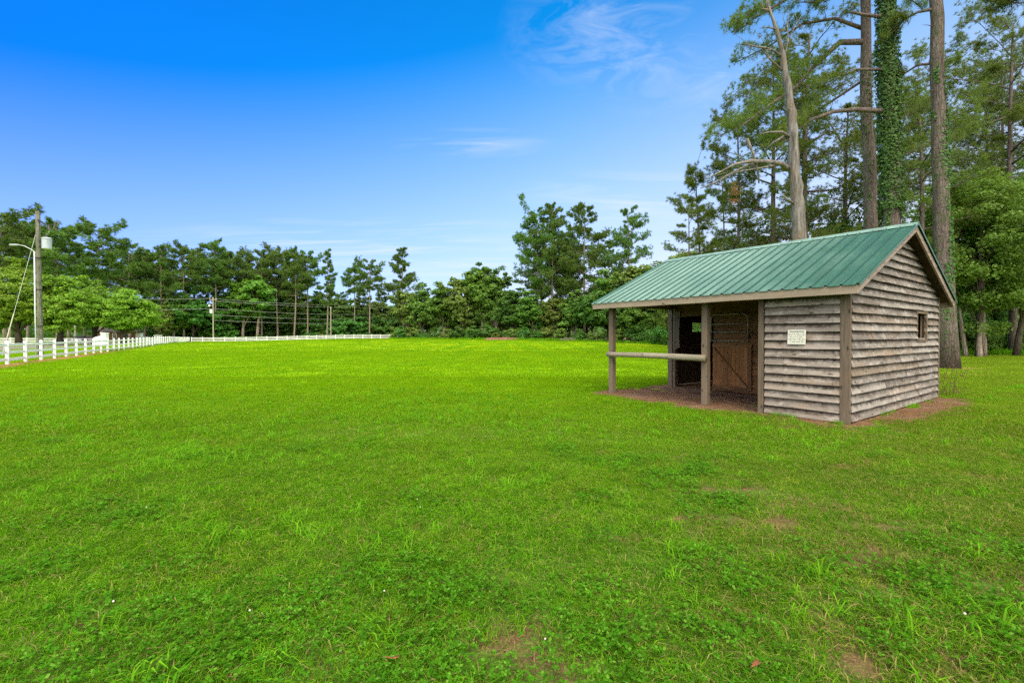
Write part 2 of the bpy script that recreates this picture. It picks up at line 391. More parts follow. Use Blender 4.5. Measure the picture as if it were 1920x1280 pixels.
def lawn_color(t, blade=True):
    p = t.pos(); sx = t.n('ShaderNodeSeparateXYZ', {0: p})
    X, Y = sx.outputs[0], sx.outputs[1]
    n1 = t.noise(p, .45, 4, .6); n2 = t.noise(p, 1.9, 3, .6)
    n4 = t.noise(t.addv(p, t.n('ShaderNodeCombineXYZ', {'X': 40., 'Y': 13.}).outputs[0]), 1.15, 5, .68)
    st = t.noise(t.scale(p, (1.0, .045, 1)), .55, 2)         # mower passes running away from the shed
    far = t.ramp(Y, 2.4, 14.0)
    c = t.mix(far, (.225, .490, .010), (.238, .405, .002))
    c = t.mix(t.ramp(n1, .35, .65, 0, .7), c, t.mix(far, (.130, .325, .012), (.150, .345, .003)))
    c = t.mix(t.ramp(n2, .5, .72, 0, .45), c, t.mix(far, (.165, .360, .008), (.275, .405, .003)))
    c = t.mix(t.math('MULTIPLY', t.ramp(Y, 15, 45), t.ramp(st, .42, .6, 0, .8)), c, (.31, .425, .003))
    c = t.mix(t.math('MULTIPLY', t.ramp(Y, 15, 45), t.ramp(st, .40, .5, .5, 0)), c, (.145, .32, .004))
    c = t.mix(t.ramp(n1, .30, .44, .45, 0), c, t.mix(far, (.15, .25, .012), (.22, .40, .004)))
    right = t.ramp(t.math('DIVIDE', X, t.math('MAXIMUM', Y, 1.0)), .1, .85)
    dry = t.math('MULTIPLY', right, t.ramp(t.noise(p, .9, 4, .6), .42, .66, .12, .85))
    c = t.mix(dry, c, (.190, .215, .018))
    c = t.mix(t.ramp(n4, .52, .66, 0, .75), c, t.mix(far, (.27, .35, .022), (.28, .40, .003)))
    c = t.mix(t.ramp(n4, .30, .43, .6, 0), c, t.mix(far, (.045, .165, .014), (.12, .295, .004)))
    olive = t.math('MULTIPLY', t.ramp(t.math('DIVIDE', X, t.math('MAXIMUM', Y, 1.0)), .62, .95), t.ramp(Y, 7, 15))
    c = t.mix(t.math('MULTIPLY', olive, t.ramp(n1, .3, .6, .35, .9)), c, (.20, .215, .03))
    if blade:
        i = t.island()
        n3 = t.noise(p, 7.0, 3, .6)
        c = t.mix(t.ramp(n3, .40, .62, .55, 0), c, t.mix(far, (.038, .130, .008), (.15, .33, .003)))
        c = t.mix(t.ramp(i, .0, .75, .95, .0), c, t.mix(far, (.040, .145, .008), (.125, .28, .003)))
        c = t.mix(t.ramp(i, .80, .82, 0, .55), c, t.mix(far, (.21, .42, .03), (.30, .45, .01)))
        c = t.mix(t.math('MULTIPLY', t.ramp(t.math('ADD', i, t.math('MULTIPLY', right, .10)), .88, .90, 0, t_dry), t.math('SUBTRACT', 1.0, t.math('MULTIPLY', far, .6))), c, (.38, .29, .11))
    return c, far
t_dry = .8

def m_ground():
    t = NT('lawn_ground'); p = t.pos()
    c, far = lawn_color(t, False)
    att = lambda k: t.n('ShaderNodeAttribute', attribute_name=k).outputs['Fac']
    n = t.noise(p, 9, 5, .65); fine = t.noise(p, 60, 3, .7)
    soil = t.mix(t.ramp(n, .3, .7), (.050, .029, .017), (.135, .075, .040))
    soil = t.mix(t.ramp(fine, .52, .66, 0, .8), soil, (.26, .155, .07))
    thatch = t.mix(t.ramp(n, .35, .65), (.040, .055, .012), (.115, .115, .030))
    under = t.mix(t.ramp(fine, .4, .65), thatch, (.07, .17, .012))
    c = t.mix(t.ramp(far, .45, 1.0), under, c)
    c = t.mix(t.math('MULTIPLY', att('bare'), t.ramp(n, .2, .5, .7, 1)), c, soil)
    floor = t.mix(t.ramp(n, .35, .7), (.13, .095, .045), (.12, .125, .035))
    c = t.mix(att('forest'), c, floor)
    straw = t.mix(t.ramp(t.noise(p, 4, 4), .35, .65), (.17, .085, .035), (.26, .15, .065))
    c = t.mix(att('straw'), c, straw)
    nrm = t.bump(t.math('ADD', n, fine), .6, .02)
    return t.done(t.pbr(c, .95, .05, nrm))

def axis_lines(a, b, step, far, grow=1.22):
    x = list(np.arange(a, b+step*.5, step)); s = step
    while x[-1] < far: s = min(s*grow, 160); x.append(x[-1]+s)
    s = step
    while x[0] > -far: s = min(s*grow, 160); x.insert(0, x[0]-s)
    return np.array(x)
def grid_mesh(name, X, Y, zf, attrs, keep=None):
    gx_, gy_ = np.meshgrid(X, Y); x = gx_.ravel(); y = gy_.ravel(); z = zf(x, y)
    nx, ny = len(X), len(Y)
    i = (np.arange(ny-1)[:, None]*nx+np.arange(nx-1)[None]).ravel()
    f = np.stack([i, i+1, i+nx+1, i+nx], 1)
    if keep is not None: f = f[keep(x[f].mean(1), y[f].mean(1))]
    A = {k: fn(x, y) for k, fn in attrs.items()}
    used = np.unique(f); mp = np.full(len(x), -1); mp[used] = np.arange(len(used))
    return np_mesh(name, np.stack([x, y, z], 1)[used], [mp[f]], True, {k: a[used] for k, a in A.items()})
def lawn_z(x, y):
    near = 1-sm(np.hypot(x, y), 20, 60)
    return ground_z(x, y)+near*((fbm(x, y, .6)-.5)*.05)*(1-dirt_mask(x, y)) - .012*bare_mask(x, y)*(np.hypot(x, y) < 12)
GX = axis_lines(-9, 13.0, .13, 2500); GY = axis_lines(1.0, 17.0, .13, 2500)
ground = obj('lawn_ground', grid_mesh('lawn_ground', GX, GY, lawn_z, {'bare': lambda x, y: np.maximum(bare_mask(x, y)*(y < 13), .9*ring_mask(x, y)), 'forest': forest_mask,
     'straw': lambda x, y: np.zeros_like(x)}), None, (0, 0, 0), m_ground())
tag(ground, kind='structure')

def m_dirt():
    t = NT('bare_earth'); p = t.pos()
    n = t.noise(p, 3.2, 5, .65); f = t.noise(p, 38, 4, .7); s = t.noise(t.scale(p, (1, 1, 1)), 90, 2, .7)
    c = t.mix(t.ramp(n, .32, .68), (.105, .058, .036), (.25, .140, .078))
    c = t.mix(t.ramp(f, .52, .66, 0, .75), c, (.36, .22, .11))
    c = t.mix(t.ramp(s, .60, .68, 0, .8), c, (.04, .026, .018))
    c = t.mix(t.ramp(t.noise(p, 1.1, 3), .5, .65, 0, .55), c, (.21, .15, .105))
    return t.done(t.pbr(c, .96, .04, t.bump(t.math('ADD', t.math('ADD', n, f), s), .8, .03)))
X = np.arange(-1.2, 13.2, .06); Y = np.arange(6.4, 17.6, .06)
dirt = obj('dirt_ground', grid_mesh('dirt_ground', X, Y, lambda x, y: .006+lawn_z(x, y)+.030*(fbm(x, y, 2.2)-.35)*dirt_mask(x, y)+.012*(fbm(x, y, 9.)-.5), {}, lambda x, y: dirt_mask(x, y) > .35), None, (0, 0, 0), m_dirt())
tag(dirt, kind='structure')

# the road behind the fence
mb = MB(); rp = []
for k in range(0, 40):
    s = -40+k*8.0; c = FENCE_O+FENCE_D*s+np.array([-.862, -.507])*13.0
    for w in (-3.0, -1.0, 1.0, 3.0):
        q = c+np.array([.862, .507])*w; rp.append((q[0], q[1], float(ground_z(q[0], q[1]))+.02))
rp = np.array(rp); i = (np.arange(39)[:, None]*4+np.arange(3)[None]).ravel()
def m_road():
    t = NT('asphalt_road'); p = t.pos()
    c = t.mix(t.ramp(t.noise(p, .8, 4), .3, .7), (.17, .14, .13), (.24, .205, .19))
    c = t.mix(t.ramp(t.noise(p, 40, 2), .4, .7, 0, .3), c, (.10, .09, .085))
    return t.done(t.pbr(c, .9, .1))
road = obj('road', np_mesh('road', rp, [np.stack([i, i+1, i+5, i+4], 1)], True), None, (0, 0, 0), m_road()); tag(road, kind='structure')

# pine straw mulch along the foot of the near white fence
def m_straw():
    t = NT('pine_straw_mulch'); p = t.pos()
    c = t.mix(t.ramp(t.noise(p, 6, 5, .7), .35, .65), (.20, .095, .035), (.38, .215, .09))
    c = t.mix(t.ramp(t.noise(p, 1.0, 3), .52, .66, 0, .8), c, (.14, .16, .02))
    return t.done(t.pbr(c, .95, .05, t.bump(t.noise(p, 30, 4), .6, .03)))
v = []; f = []
ss = np.arange(-14, 112, .5); W = 7
for k, s in enumerate(ss):
    lo = -.42-.25*vnoise(s, 3, .4); hi = (.55+.55*vnoise(s, 8, .3)+.25*vnoise(s, 5, 1.4))*(1-.75*float(sm(s, 14, 34)))
    for j in range(W):
        w = lo+(hi-lo)*j/(W-1); q = FENCE_O+FENCE_D*s+np.array([.862, .507])*w
        v.append((q[0], q[1], float(lawn_z(q[0:1], q[1:2])[0])+.008+.05*math.sin(math.pi*j/(W-1))*vnoise(s, j, 1.)))
    if k:
        for j in range(W-1): a = (k-1)*W+j; f.append((a, a+1, a+W+1, a+W))
straw = obj('pine_straw', np_mesh('pine_straw', v, [np.array(f)], True), None, (0, 0, 0), m_straw())
tag(straw, 'orange pine straw mulch strip along the foot of the white fence', 'mulch', kind='stuff')

# ------------------------------------------------------------------ grass: one object, patches set out over the lawn
def m_blade(name, mul=1.0, clover=False, coarse=False):
    t = NT(name)
    if clover:
        p = t.pos(); i = t.island()
        c = t.mix(i, (.045, .165, .008), (.092, .265, .012))
        c = t.mix(t.ramp(i, .80, .86, 0, .7), c, (.16, .32, .04))
    elif coarse:
        i = t.island(); c = t.mix(i, (.100, .300, .010), (.20, .430, .018))
    else:
        c, _ = lawn_color(t, True)
    c = t.n('ShaderNodeHueSaturation', {'Color': c, 'Value': t.ramp(t.orand(), 0, 1, .85*mul, 1.15*mul)}).outputs[0]
    s1 = t.pbr(c, .8, .0)
    tr = t.n('ShaderNodeBsdfTranslucent', {'Color': c}).outputs[0]
    mx = t.n('ShaderNodeMixShader', {0: .46}); t.t.links.new(s1, mx.inputs[1]); t.t.links.new(tr, mx.inputs[2])
    return t.done(mx.outputs[0])
M['blade'] = m_blade('grass_blades'); M['clover'] = m_blade('clover_leaves', 1, True); M['crab'] = m_blade('coarse_grass', 1, False, True)
def m_deadblade():
    t = NT('dead_blades'); i = t.island(); c = t.mix(i, (.17, .09, .032), (.38, .26, .11)); c = t.mix(t.ramp(i, .7, .75), c, (.12, .07, .035))
    return t.done(t.pbr(c, .9, .05))
M['deadblade'] = m_deadblade()
M['blossom'] = m_plain('clover_blossom', (.55, .53, .45), .8, .1)

def blade_patch(name, n, rad, h0, h1, w, lean, seed, mat, curl=.55):
    g = np.random.default_rng(seed)
    r = rad*np.sqrt(g.random(n)); a = g.random(n)*6.283
    x = r*np.cos(a); y = r*np.sin(a); h = h0+(h1-h0)*g.random(n)**1.5
    d = g.random(n)*6.283; l = h*lean*(.3+g.random(n)); fc = g.random(n)*6.283
    px, py = np.cos(fc)*w/2*(.7+.6*g.random(n)), np.sin(fc)*w/2
    lx, ly = np.cos(d)*l, np.sin(d)*l
    V = np.zeros((n, 5, 3)); z0 = -.01
    V[:, 0] = np.stack([x-px, y-py, np.full(n, z0)], 1); V[:, 1] = np.stack([x+px, y+py, np.full(n, z0)], 1)
    mx, my = x+lx*.35, y+ly*.35; mz = h*.62
    V[:, 2] = np.stack([mx-px*.85, my-py*.85, mz], 1); V[:, 3] = np.stack([mx+px*.85, my+py*.85, mz], 1)
    V[:, 4] = np.stack([x+lx, y+ly, h*(1-curl*np.minimum(1, l/h*.5))], 1)
    b = np.arange(n)[:, None]*5
    me = np_mesh(name, V.reshape(-1, 3), [b+np.array([[0, 1, 3, 2]]), b+np.array([[2, 3, 4]])])
    me.materials.append(mat); return bpy.data.objects.new(name, me)
def clover_patch(name, n, rad, seed, flowers=0):
    g = np.random.default_rng(seed); V = []; f4 = []; mats = []
    for i in range(n):
        r = rad*math.sqrt(g.random()); a = g.random()*6.283; x, y = r*math.cos(a), r*math.sin(a); z = .022+.05*g.random()
        s = .006+.006*g.random(); a0 = g.random()*6.283; tx, ty = g.normal(0, .28, 2)
        for k in range(3):
            q = a0+k*2.094; c, s_ = math.cos(q), math.sin(q); b = len(V)
            for u, w in ((0, 0), (.9, -.72), (1.75, 0.0), (.9, .72)):
                lx = (u*c-w*s_)*s; ly = (u*s_+w*c)*s
                V.append((x+lx, y+ly, z+lx*tx+ly*ty+.25*s*u*(.5-g.random()*.3)))
            f4.append((b, b+1, b+2, b+3)); mats.append(0)
    f3 = []
    for i in range(flowers):
        r = rad*math.sqrt(g.random()); a = g.random()*6.283; x, y = r*math.cos(a), r*math.sin(a); z = .055+.02*g.random(); s = .006
        b = len(V); V += [(x+s, y, z), (x, y+s, z), (x-s, y, z), (x, y-s, z), (x, y, z+s*1.2), (x, y, z-s)]
        for k in range(4): f3 += [(b+k, b+(k+1) % 4, b+4), (b+(k+1) % 4, b+k, b+5)]
    me = np_mesh(name, V, [np.array(f4), np.array(f3)] if f3 else [np.array(f4)])
    me.materials.append(M['clover']); me.materials.append(M['blossom'])
    if f3: me.polygons.foreach_set('material_index', np.array([0]*len(f4)+[1]*len(f3)))
    return bpy.data.objects.new(name, me)

def instancer(name, points, rot, scl, idx, protos, mat0):
    col = bpy.data.collections.new(name+'_patches')
    for k, o in enumerate(protos):
        o.name = '%s_%02d' % (name, k); col.objects.link(o)
    me = bpy.data.meshes.new(name); me.vertices.add(len(points)); me.vertices.foreach_set('co', np.asarray(points, np.float32).ravel())
    for k, v, ty in (('rot', rot, 'FLOAT'), ('scl', scl, 'FLOAT'), ('idx', idx, 'INT')):
        a = me.attributes.new(k, ty, 'POINT'); a.data.foreach_set('value', np.asarray(v, np.float32 if ty == 'FLOAT' else np.int32))
    me.materials.append(mat0)
    o = obj(name, me)
    g = bpy.data.node_groups.new(name, 'GeometryNodeTree')
    g.interface.new_socket('Geometry', in_out='INPUT', socket_type='NodeSocketGeometry')
    g.interface.new_socket('Geometry', in_out='OUTPUT', socket_type='NodeSocketGeometry')
    N = g.nodes.new; L = g.links.new
    gi = N('NodeGroupInput'); go = N('NodeGroupOutput'); ip = N('GeometryNodeInstanceOnPoints'); ci = N('GeometryNodeCollectionInfo')
    ci.inputs[0].default_value = col; ci.inputs['Separate Children'].default_value = True; ci.inputs['Reset Children'].default_value = True
    def na(k, ty):
        n = N('GeometryNodeInputNamedAttribute'); n.data_type = ty; n.inputs[0].default_value = k; return n.outputs[0]
    cx = N('ShaderNodeCombineXYZ'); L(na('rot', 'FLOAT'), cx.inputs[2])
    L(gi.outputs[0], ip.inputs['Points']); L(ci.outputs[0], ip.inputs['Instance']); ip.inputs['Pick Instance'].default_value = True
    L(na('idx', 'INT'), ip.inputs['Instance Index']); L(cx.outputs[0], ip.inputs['Rotation']); L(na('scl', 'FLOAT'), ip.inputs['Scale'])
    L(ip.outputs[0], go.inputs[0])
    m = o.modifiers.new('patches', 'NODES'); m.node_group = g
    return o

def wedge(y0, y1, step, margin=2.5, k=1.16):
    P = []
    for y in np.arange(y0, y1, step):
        xm = y*k+margin; x = np.arange(-xm, xm, step); P.append(np.stack([x, np.full_like(x, y)], 1))
    P = np.concatenate(P); return P+rng.uniform(-.55, .55, P.shape)*step
def lawn_keep(P, pad=0.0, soft=True):
    x, y = P[:, 0], P[:, 1]
    d = np.maximum(dirt_mask(x, y), bare_mask(x, y, 1.75)*.95*(y < 13)); v, t = shed_xy(x, y)
    inside = (v > -.1) & (v < SW+.1) & (t > -.1) & (t < ST+.1)
    fd, fs = fence_dist(x, y)
    k = rng.random(len(P)) > np.maximum(np.maximum(d, forest_mask(x, y)), .9*ring_mask(x, y))
    k &= ~inside
    strawy = (fd > -.5) & (fd < .75*(1-.75*sm(fs, 14, 34))) & (fs > -14)
    k &= ~(strawy & (rng.random(len(P)) > .12))
    k &= ~((fd < -9.9) & (fd > -16.1))
    return k
protos = []; pts = []; rot = []; scl = []; idx = []
def scatter(P, first, count, s0, s1):
    P = P[lawn_keep(P)]; n = len(P)
    pts.append(np.stack([P[:, 0], P[:, 1], lawn_z(P[:, 0], P[:, 1])], 1)); rot.append(rng.random(n)*6.283)
    hv = .75+.6*fbm(P[:, 0], P[:, 1], .8)
    scl.append((s0+(s1-s0)*rng.random(n))*hv); idx.append(first+rng.integers(0, count, n))
for k in range(5): protos.append(blade_patch('p', 300, .17, .018, .060, .0044, 1.9, 10+k, M['blade']))       # 0-4 near
for k in range(4): protos.append(blade_patch('p', 300, .34, .022, .064, .0075, 1.7, 30+k, M['blade']))       # 5-8 middle
for k in range(3): protos.append(blade_patch('p', 340, .95, .030, .075, .018, 1.0, 50+k, M['blade']))         # 9-11 far
for k in range(3): protos.append(blade_patch('p', 340, 2.6, .035, .085, .05, .9, 60+k, M['blade']))           # 12-14 very far
for k in range(4): protos.append(blade_patch('p', 26, .07, .06, .15, .0075, 1.5, 70+k, M['crab'], .7))        # 15-18 coarse tufts
for k in range(2): protos.append(blade_patch('p', 44, .10, .03, .075, .004, 1.2, 90+k, M['blade']))           # 19-20 wisps in the bare spots
for k in range(3): protos.append(blade_patch('p', 34, .13, .006, .022, .0032, 5.5, 110+k, M['deadblade'], .2))  # 21-23 dead blades and straw lying flat
scatter(wedge(1.35, 6.5, .142), 0, 5, .8, 1.15)
scatter(wedge(6.3, 17, .27), 5, 4, .8, 1.15)
scatter(wedge(16.5, 45, .78), 9, 3, .8, 1.1)
scatter(wedge(44, 132, 2.4, 4), 12, 3, .8, 1.1)
P = wedge(1.4, 14, .20); P = P[rng.random(len(P)) < (.13+.8*sm(fbm(P[:, 0]+70, P[:, 1], .9), .50, .66))*(1-.75*sm(P[:, 1], 5, 12))]; scatter(P, 15, 4, .55, 1.15)
P = wedge(1.4, 12, .09); P = P[rng.random(len(P)) < .22*bare_mask(P[:, 0], P[:, 1])]
pts.append(np.stack([P[:, 0], P[:, 1], lawn_z(P[:, 0], P[:, 1])], 1)); n = len(P); rot.append(rng.random(n)*6.3); scl.append(.6+.5*rng.random(n)); idx.append(19+rng.integers(0, 2, n))
# at the rim of the earth round the shed
P = np.stack([rng.uniform(-1, 12.5, 5000), rng.uniform(6.5, 17, 5000)], 1); dm = dirt_mask(P[:, 0], P[:, 1]); P = P[(dm > .1) & (dm < .97)]
v_, t_ = shed_xy(P[:, 0], P[:, 1]); P = P[~((v_ > -.05) & (v_ < SW+.05) & (t_ > -.05) & (t_ < 1.5))]
pts.append(np.stack([P[:, 0], P[:, 1], lawn_z(P[:, 0], P[:, 1])], 1)); n = len(P); rot.append(rng.random(n)*6.3); scl.append(.7+.7*rng.random(n)); idx.append(19+rng.integers(0, 2, n))
P = wedge(1.4, 9, .16); P = P[rng.random(len(P)) < .10+.85*bare_mask(P[:, 0], P[:, 1])+.25*sm(P[:, 0]/P[:, 1], .0, .8)*sm(fbm(P[:, 0]+5, P[:, 1], 1.2), .45, .6)]
Q = np.stack([rng.uniform(-1, 12.5, 3000), rng.uniform(6.5, 17, 3000)], 1); Q = Q[dirt_mask(Q[:, 0], Q[:, 1]) > .3]
P = np.concatenate([P, Q]); n = len(P); pts.append(np.stack([P[:, 0], P[:, 1], lawn_z(P[:, 0], P[:, 1])+.012], 1)); rot.append(rng.random(n)*6.3); scl.append(.7+.6*rng.random(n)); idx.append(21+rng.integers(0, 3, n))
# taller growth along the fence feet, at the shelter walls and at the wood edge
s_ = rng.uniform(22, 108, 380); off = rng.normal(-.1, .14, 380); Pf = FENCE_O+FENCE_D*s_[:, None]+np.array([.862, .507])*off[:, None]
xe = rng.uniform(-34, 46, 1500); ye = np.interp(xe, EDGE_X, EDGE_Y)+rng.uniform(-1.6, 1.0, 1500); Pe = np.stack([xe, ye], 1)
vt = np.concatenate([np.stack([np.full(40, -.12), rng.uniform(-.1, 1.5, 40)], 1), np.stack([rng.uniform(0, SW+.3, 60), np.full(60, -.13)], 1)]); Ps = SH_A+vt[:, :1]*SH_V+vt[:, 1:]*SH_U+rng.normal(0, .05, (100, 2)); Ps = Ps[rng.random(100) < .3]
for P, a, b in ((Pf, 1.4, 3.0), (Pe, 2.5, 6.0), (Ps, .7, 1.3)):
    n = len(P); pts.append(np.stack([P[:, 0], P[:, 1], lawn_z(P[:, 0], P[:, 1])], 1)); rot.append(rng.random(n)*6.3); scl.append(rng.uniform(a, b, n)); idx.append(np.where(rng.random(n) < .7, rng.integers(15, 19, n), rng.integers(21, 24, n)))
grass = instancer('lawn_grass', np.concatenate(pts), np.concatenate(rot), np.concatenate(scl), np.concatenate(idx), protos, M['blade'])
tag(grass, 'mown bright green grass blades covering the whole paddock', 'grass', kind='stuff')

cp = [clover_patch('c', 62, .17, 200+k, 0) for k in range(3)]+[clover_patch('c', 60, .17, 210, 1)]
P = wedge(1.4, 9.5, .15)
cm = .8*sm(fbm(P[:, 0]+20, P[:, 1]+7, 1.1), .54, .70)*(1-sm(P[:, 1], 3.6, 7.5))*(.45+.55*sm(fbm(P[:, 0]+3, P[:, 1]+40, 4.), .4, .6))
cm = np.maximum(cm, .8*np.exp(-(((P[:, 0]+.5)/1.3)**2+((P[:, 1]-2.3)/.7)**2)))
cm = np.maximum(cm, .75*np.exp(-(((P[:, 0]-2.75)/.7)**2+((P[:, 1]-2.5)/.5)**2)))
P = P[(rng.random(len(P)) < cm) & lawn_keep(P)]; n = len(P)
fl = rng.random(n) < .05
clover = instancer('clover', np.stack([P[:, 0], P[:, 1], lawn_z(P[:, 0], P[:, 1])], 1), rng.random(n)*6.3, .8+.4*rng.random(n), np.where(fl, 3, rng.integers(0, 3, n)), cp, M['clover'])
tag(clover, 'dark green clover with a few white blossoms spread through the near grass', 'clover', kind='stuff')
# ------------------------------------------------------------------ the horse shelter; local x = depth, local y = length, front at x = 0
shed = empty('horse_shelter', (SH_A[0], SH_A[1], 0), SH_RZ)
tag(shed, 'weathered wooden horse shelter with green ribbed metal roof and open porch', 'shed')
SL = .4423; EV = -.35; ZE = 2.335
EV2 = SW+.35; XR = (EV+EV2)/2; ZR = ZE+SL*(XR-EV)
Y0, Y1 = -.25, 5.55
def roof_top(x): return ZE+SL*(min(x, 2*XR-x)-EV)
def roof_under(x): return roof_top(x)-.115
COURSE = .155
def siding(mb, L, zb, zt, mp, seed, holes=(), top=None, joints=0, end_gap=0.0, skirt=True):
    g = random.Random(seed)
    z = zb
    k = 0
    while z < zt-.02:
        z1 = min(z+COURSE, zt); s0b, s1b = end_gap, L-end_gap; s0t, s1t = s0b, s1b
        if top:
            def span(zz):
                if zz <= top(0): return s0b, s1b
                d = (zz-top(0))/SL
                return max(s0b, d), min(s1b, L-d)
            (s0b, s1b), (s0t, s1t) = span(z), span(z1+.015)
            if s1t-s0t < .03: s0t = s1t = (s0t+s1t)/2
            if s1b-s0b < .08: break
        cuts = [(0., 1.)]
        js = sorted(g.uniform(.2, .8) for _ in range(joints if g.random() < .8 else max(0, joints-1)))
        segs = []; lo = 0.
        for j in js: segs.append((lo, j-.0008)); lo = j+.0008
        segs.append((lo, 1.))
        for h0, h1, hz0, hz1 in holes:
            if z+.05 < hz1 and z1-.02 > hz0:
                a = (h0-s0b)/(s1b-s0b); b = (h1-s0b)/(s1b-s0b); new = []
                for p, q in segs:
                    if q <= a or p >= b: new.append((p, q)); continue
                    if p < a: new.append((p, a))
                    if q > b: new.append((b, q))
                segs = new
        jz = g.uniform(-.007, .007); tilt = g.uniform(-.010, .010)
        for p, q in segs:
            ln = (q-p)*(s1b-s0b)
            if ln < .03: continue
            n = max(2, int(ln/.35)+1); rings = []; jo = g.uniform(0, .006); jzz = jz+g.uniform(-.003, .003)
            for i in range(n):
                f = p+(q-p)*i/(n-1); sb = s0b+(s1b-s0b)*f; st = s0t+(s1t-s0t)*f
                wz = g.uniform(-.0065, .0065); wo = g.uniform(-.004, .007); zz0 = z+jzz+wz+tilt*(f-.5)
                if skirt and k == 0: zz0 = z
                zz1 = z1+.012
                rings.append([mp(sb, .055+jo+wo, zz0), mp(st, .009+jo*.3, zz1), mp(st, -.002, zz1), mp(sb, .008, zz0+.004)])
            mb.loft(rings)
        z += COURSE; k += 1
def panel(mb, L, zb, zt, mp, holes=(), top=None, o0=-.035, o1=-.004):
    "the sheathing behind the boards"
    def blk(a, b, c, d, c2=None, d2=None):
        if b-a < 1e-3: return
        mb.hexa([mp(a, o0, c), mp(b, o0, c), mp(b, o1, c), mp(a, o1, c), mp(a, o0, d), mp(b, o0, d if d2 is None else d2), mp(b, o1, d if d2 is None else d2), mp(a, o1, d)])
    xs = sorted({0, L, *[h[0] for h in holes], *[h[1] for h in holes]} | ({L/2} if top else set()))
    for a, b in zip(xs, xs[1:]):
        h = [q for q in holes if q[0] <= a+1e-6 and q[1] >= b-1e-6]
        ta = top(a) if top else zt; tb = top(b) if top else zt
        if h: blk(a, b, zb, h[0][2]); blk(a, b, h[0][3], ta, None, tb)
        else: blk(a, b, zb, ta, None, tb)

# walls -------------------------------------------------
fr = lambda s, o, z: (-o, s, z)
ga = lambda s, o, z: (s, -o, z)
re = lambda s, o, z: (SW+o, s, z)
en = lambda s, o, z: (s, ST+o, z)
top_f = lambda s: roof_under(s)-.012
mb = MB(); siding(mb, 1.45, .02, 2.42, fr, 5, end_gap=.10); lin = MB(); panel(lin, 1.45, .05, 2.40, fr); mb.build('front_wall', M['board_y'], shed)
GW = (3.87, 4.58, 1.42, 1.985)
mb = MB(); siding(mb, SW, .035, 3.70, ga, 11, [GW], top_f, 2, end_gap=.055); panel(lin, SW, .06, 3.6, ga, [GW], top_f)
gw = mb.build('gable_wall', M['board_x'], shed)
f = MB(); a0, a1, z0, z1 = GW
f.box(a0-.05, a0, -.05, .07, z0-.05, z1+.05); f.box(a1, a1+.05, -.05, .07, z0-.05, z1+.05); f.box(a0+.001, a1-.001, -.048, .07, z1, z1+.05); f.box(a0+.001, a1-.001, -.062, .07, z0-.05, z0)
win = f.build('window_opening', M['board_z'], shed)
mb = MB(); siding(mb, ST, .035, 2.42, re, 21, joints=1, end_gap=.055); panel(lin, ST, .06, 2.40, re); mb.build('rear_wall', M['board_y'], shed)
XB = 2.72                                             # plane of the stall front behind the porch
EWIN = (3.78, 4.34, 1.62, 1.94)
en2 = lambda s, o, z: (XB+s, ST+o, z)
top_e = lambda s: roof_under(XB+s)-.012
mb = MB()
def siding_end():
    h = [(EWIN[0]-XB, EWIN[1]-XB, EWIN[2], EWIN[3])]
    siding(mb, SW-XB, .035, 2.44, en2, 31, h, None, 1, end_gap=.055); panel(lin, SW-XB, .06, 2.44, en2, h)
siding_end()
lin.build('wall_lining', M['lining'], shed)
for k in range(8):                                    # gable boards above, over porch and stall alike
    z = 2.46+k*COURSE; d = (z-(roof_under(0)-.012))/SL
    if SW-2*max(d, 0) < .2: break
    a = max(d, .0); d2 = (z+COURSE-(roof_under(0)-.012))/SL
    mb.hexa([(a, ST-.03, z), (SW-a, ST-.03, z), (SW-a, ST+.031, z), (a, ST+.031, z), (max(d2, .01), ST-.03, z+COURSE-.003), (max(SW-d2, max(d2, .01)+.01), ST-.03, z+COURSE-.003), (max(SW-d2, max(d2, .01)+.01), ST+.012, z+COURSE-.003), (max(d2, .01), ST+.012, z+COURSE-.003)])
mb.build('end_wall', M['board_x'], shed)
# bars across the end window (seen through the dark doorway)
mb = MB(); mb.box(EWIN[0], EWIN[1], ST-.01, ST+.02, 1.505, 1.53)
mb.build('window_bar', M['board_x'], shed)
# tack room partition and stall front
pa = lambda s, o, z: (s, 1.45+o, z)
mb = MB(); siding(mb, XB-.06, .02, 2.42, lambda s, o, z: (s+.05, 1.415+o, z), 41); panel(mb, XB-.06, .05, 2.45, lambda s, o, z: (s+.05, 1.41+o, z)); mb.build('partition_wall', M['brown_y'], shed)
OP = (3.99, 5.14, .0, 2.06)
sf = lambda s, o, z: (XB-o, 1.45+s, z)
mb = MB(); h = [(OP[0]-1.45, OP[1]-1.45, -1, OP[3])]
siding(mb, ST-1.45, .03, 3.55, sf, 51, h, None, 0, end_gap=.03); panel(mb, ST-1.45, .04, 3.55, sf, [(h[0][0], h[0][1], .041, OP[3])])
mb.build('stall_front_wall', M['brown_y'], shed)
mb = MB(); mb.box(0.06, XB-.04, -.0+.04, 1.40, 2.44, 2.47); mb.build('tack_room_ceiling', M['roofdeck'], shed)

# corner boards
def board_part(name, boxes, mat, bevel=.004):
    m = MB()
    for b in boxes: m.box(*b)
    return m.build(name, mat, shed, bevel=bevel)
board_part('corner_board', [(-.052, .0, -.052, .098, -.03, 2.40)], M['board_z'])
board_part('corner_board', [(-.046, .0, 1.372, 1.475, -.03, 2.40)], M['board_z'])
board_part('corner_board', [(SW-.05, SW+.05, -.052, -.0, .02, 2.42)], M['board_z'])
board_part('corner_board', [(SW-.05, SW+.05, ST, ST+.05, .02, 2.42)], M['board_z'])
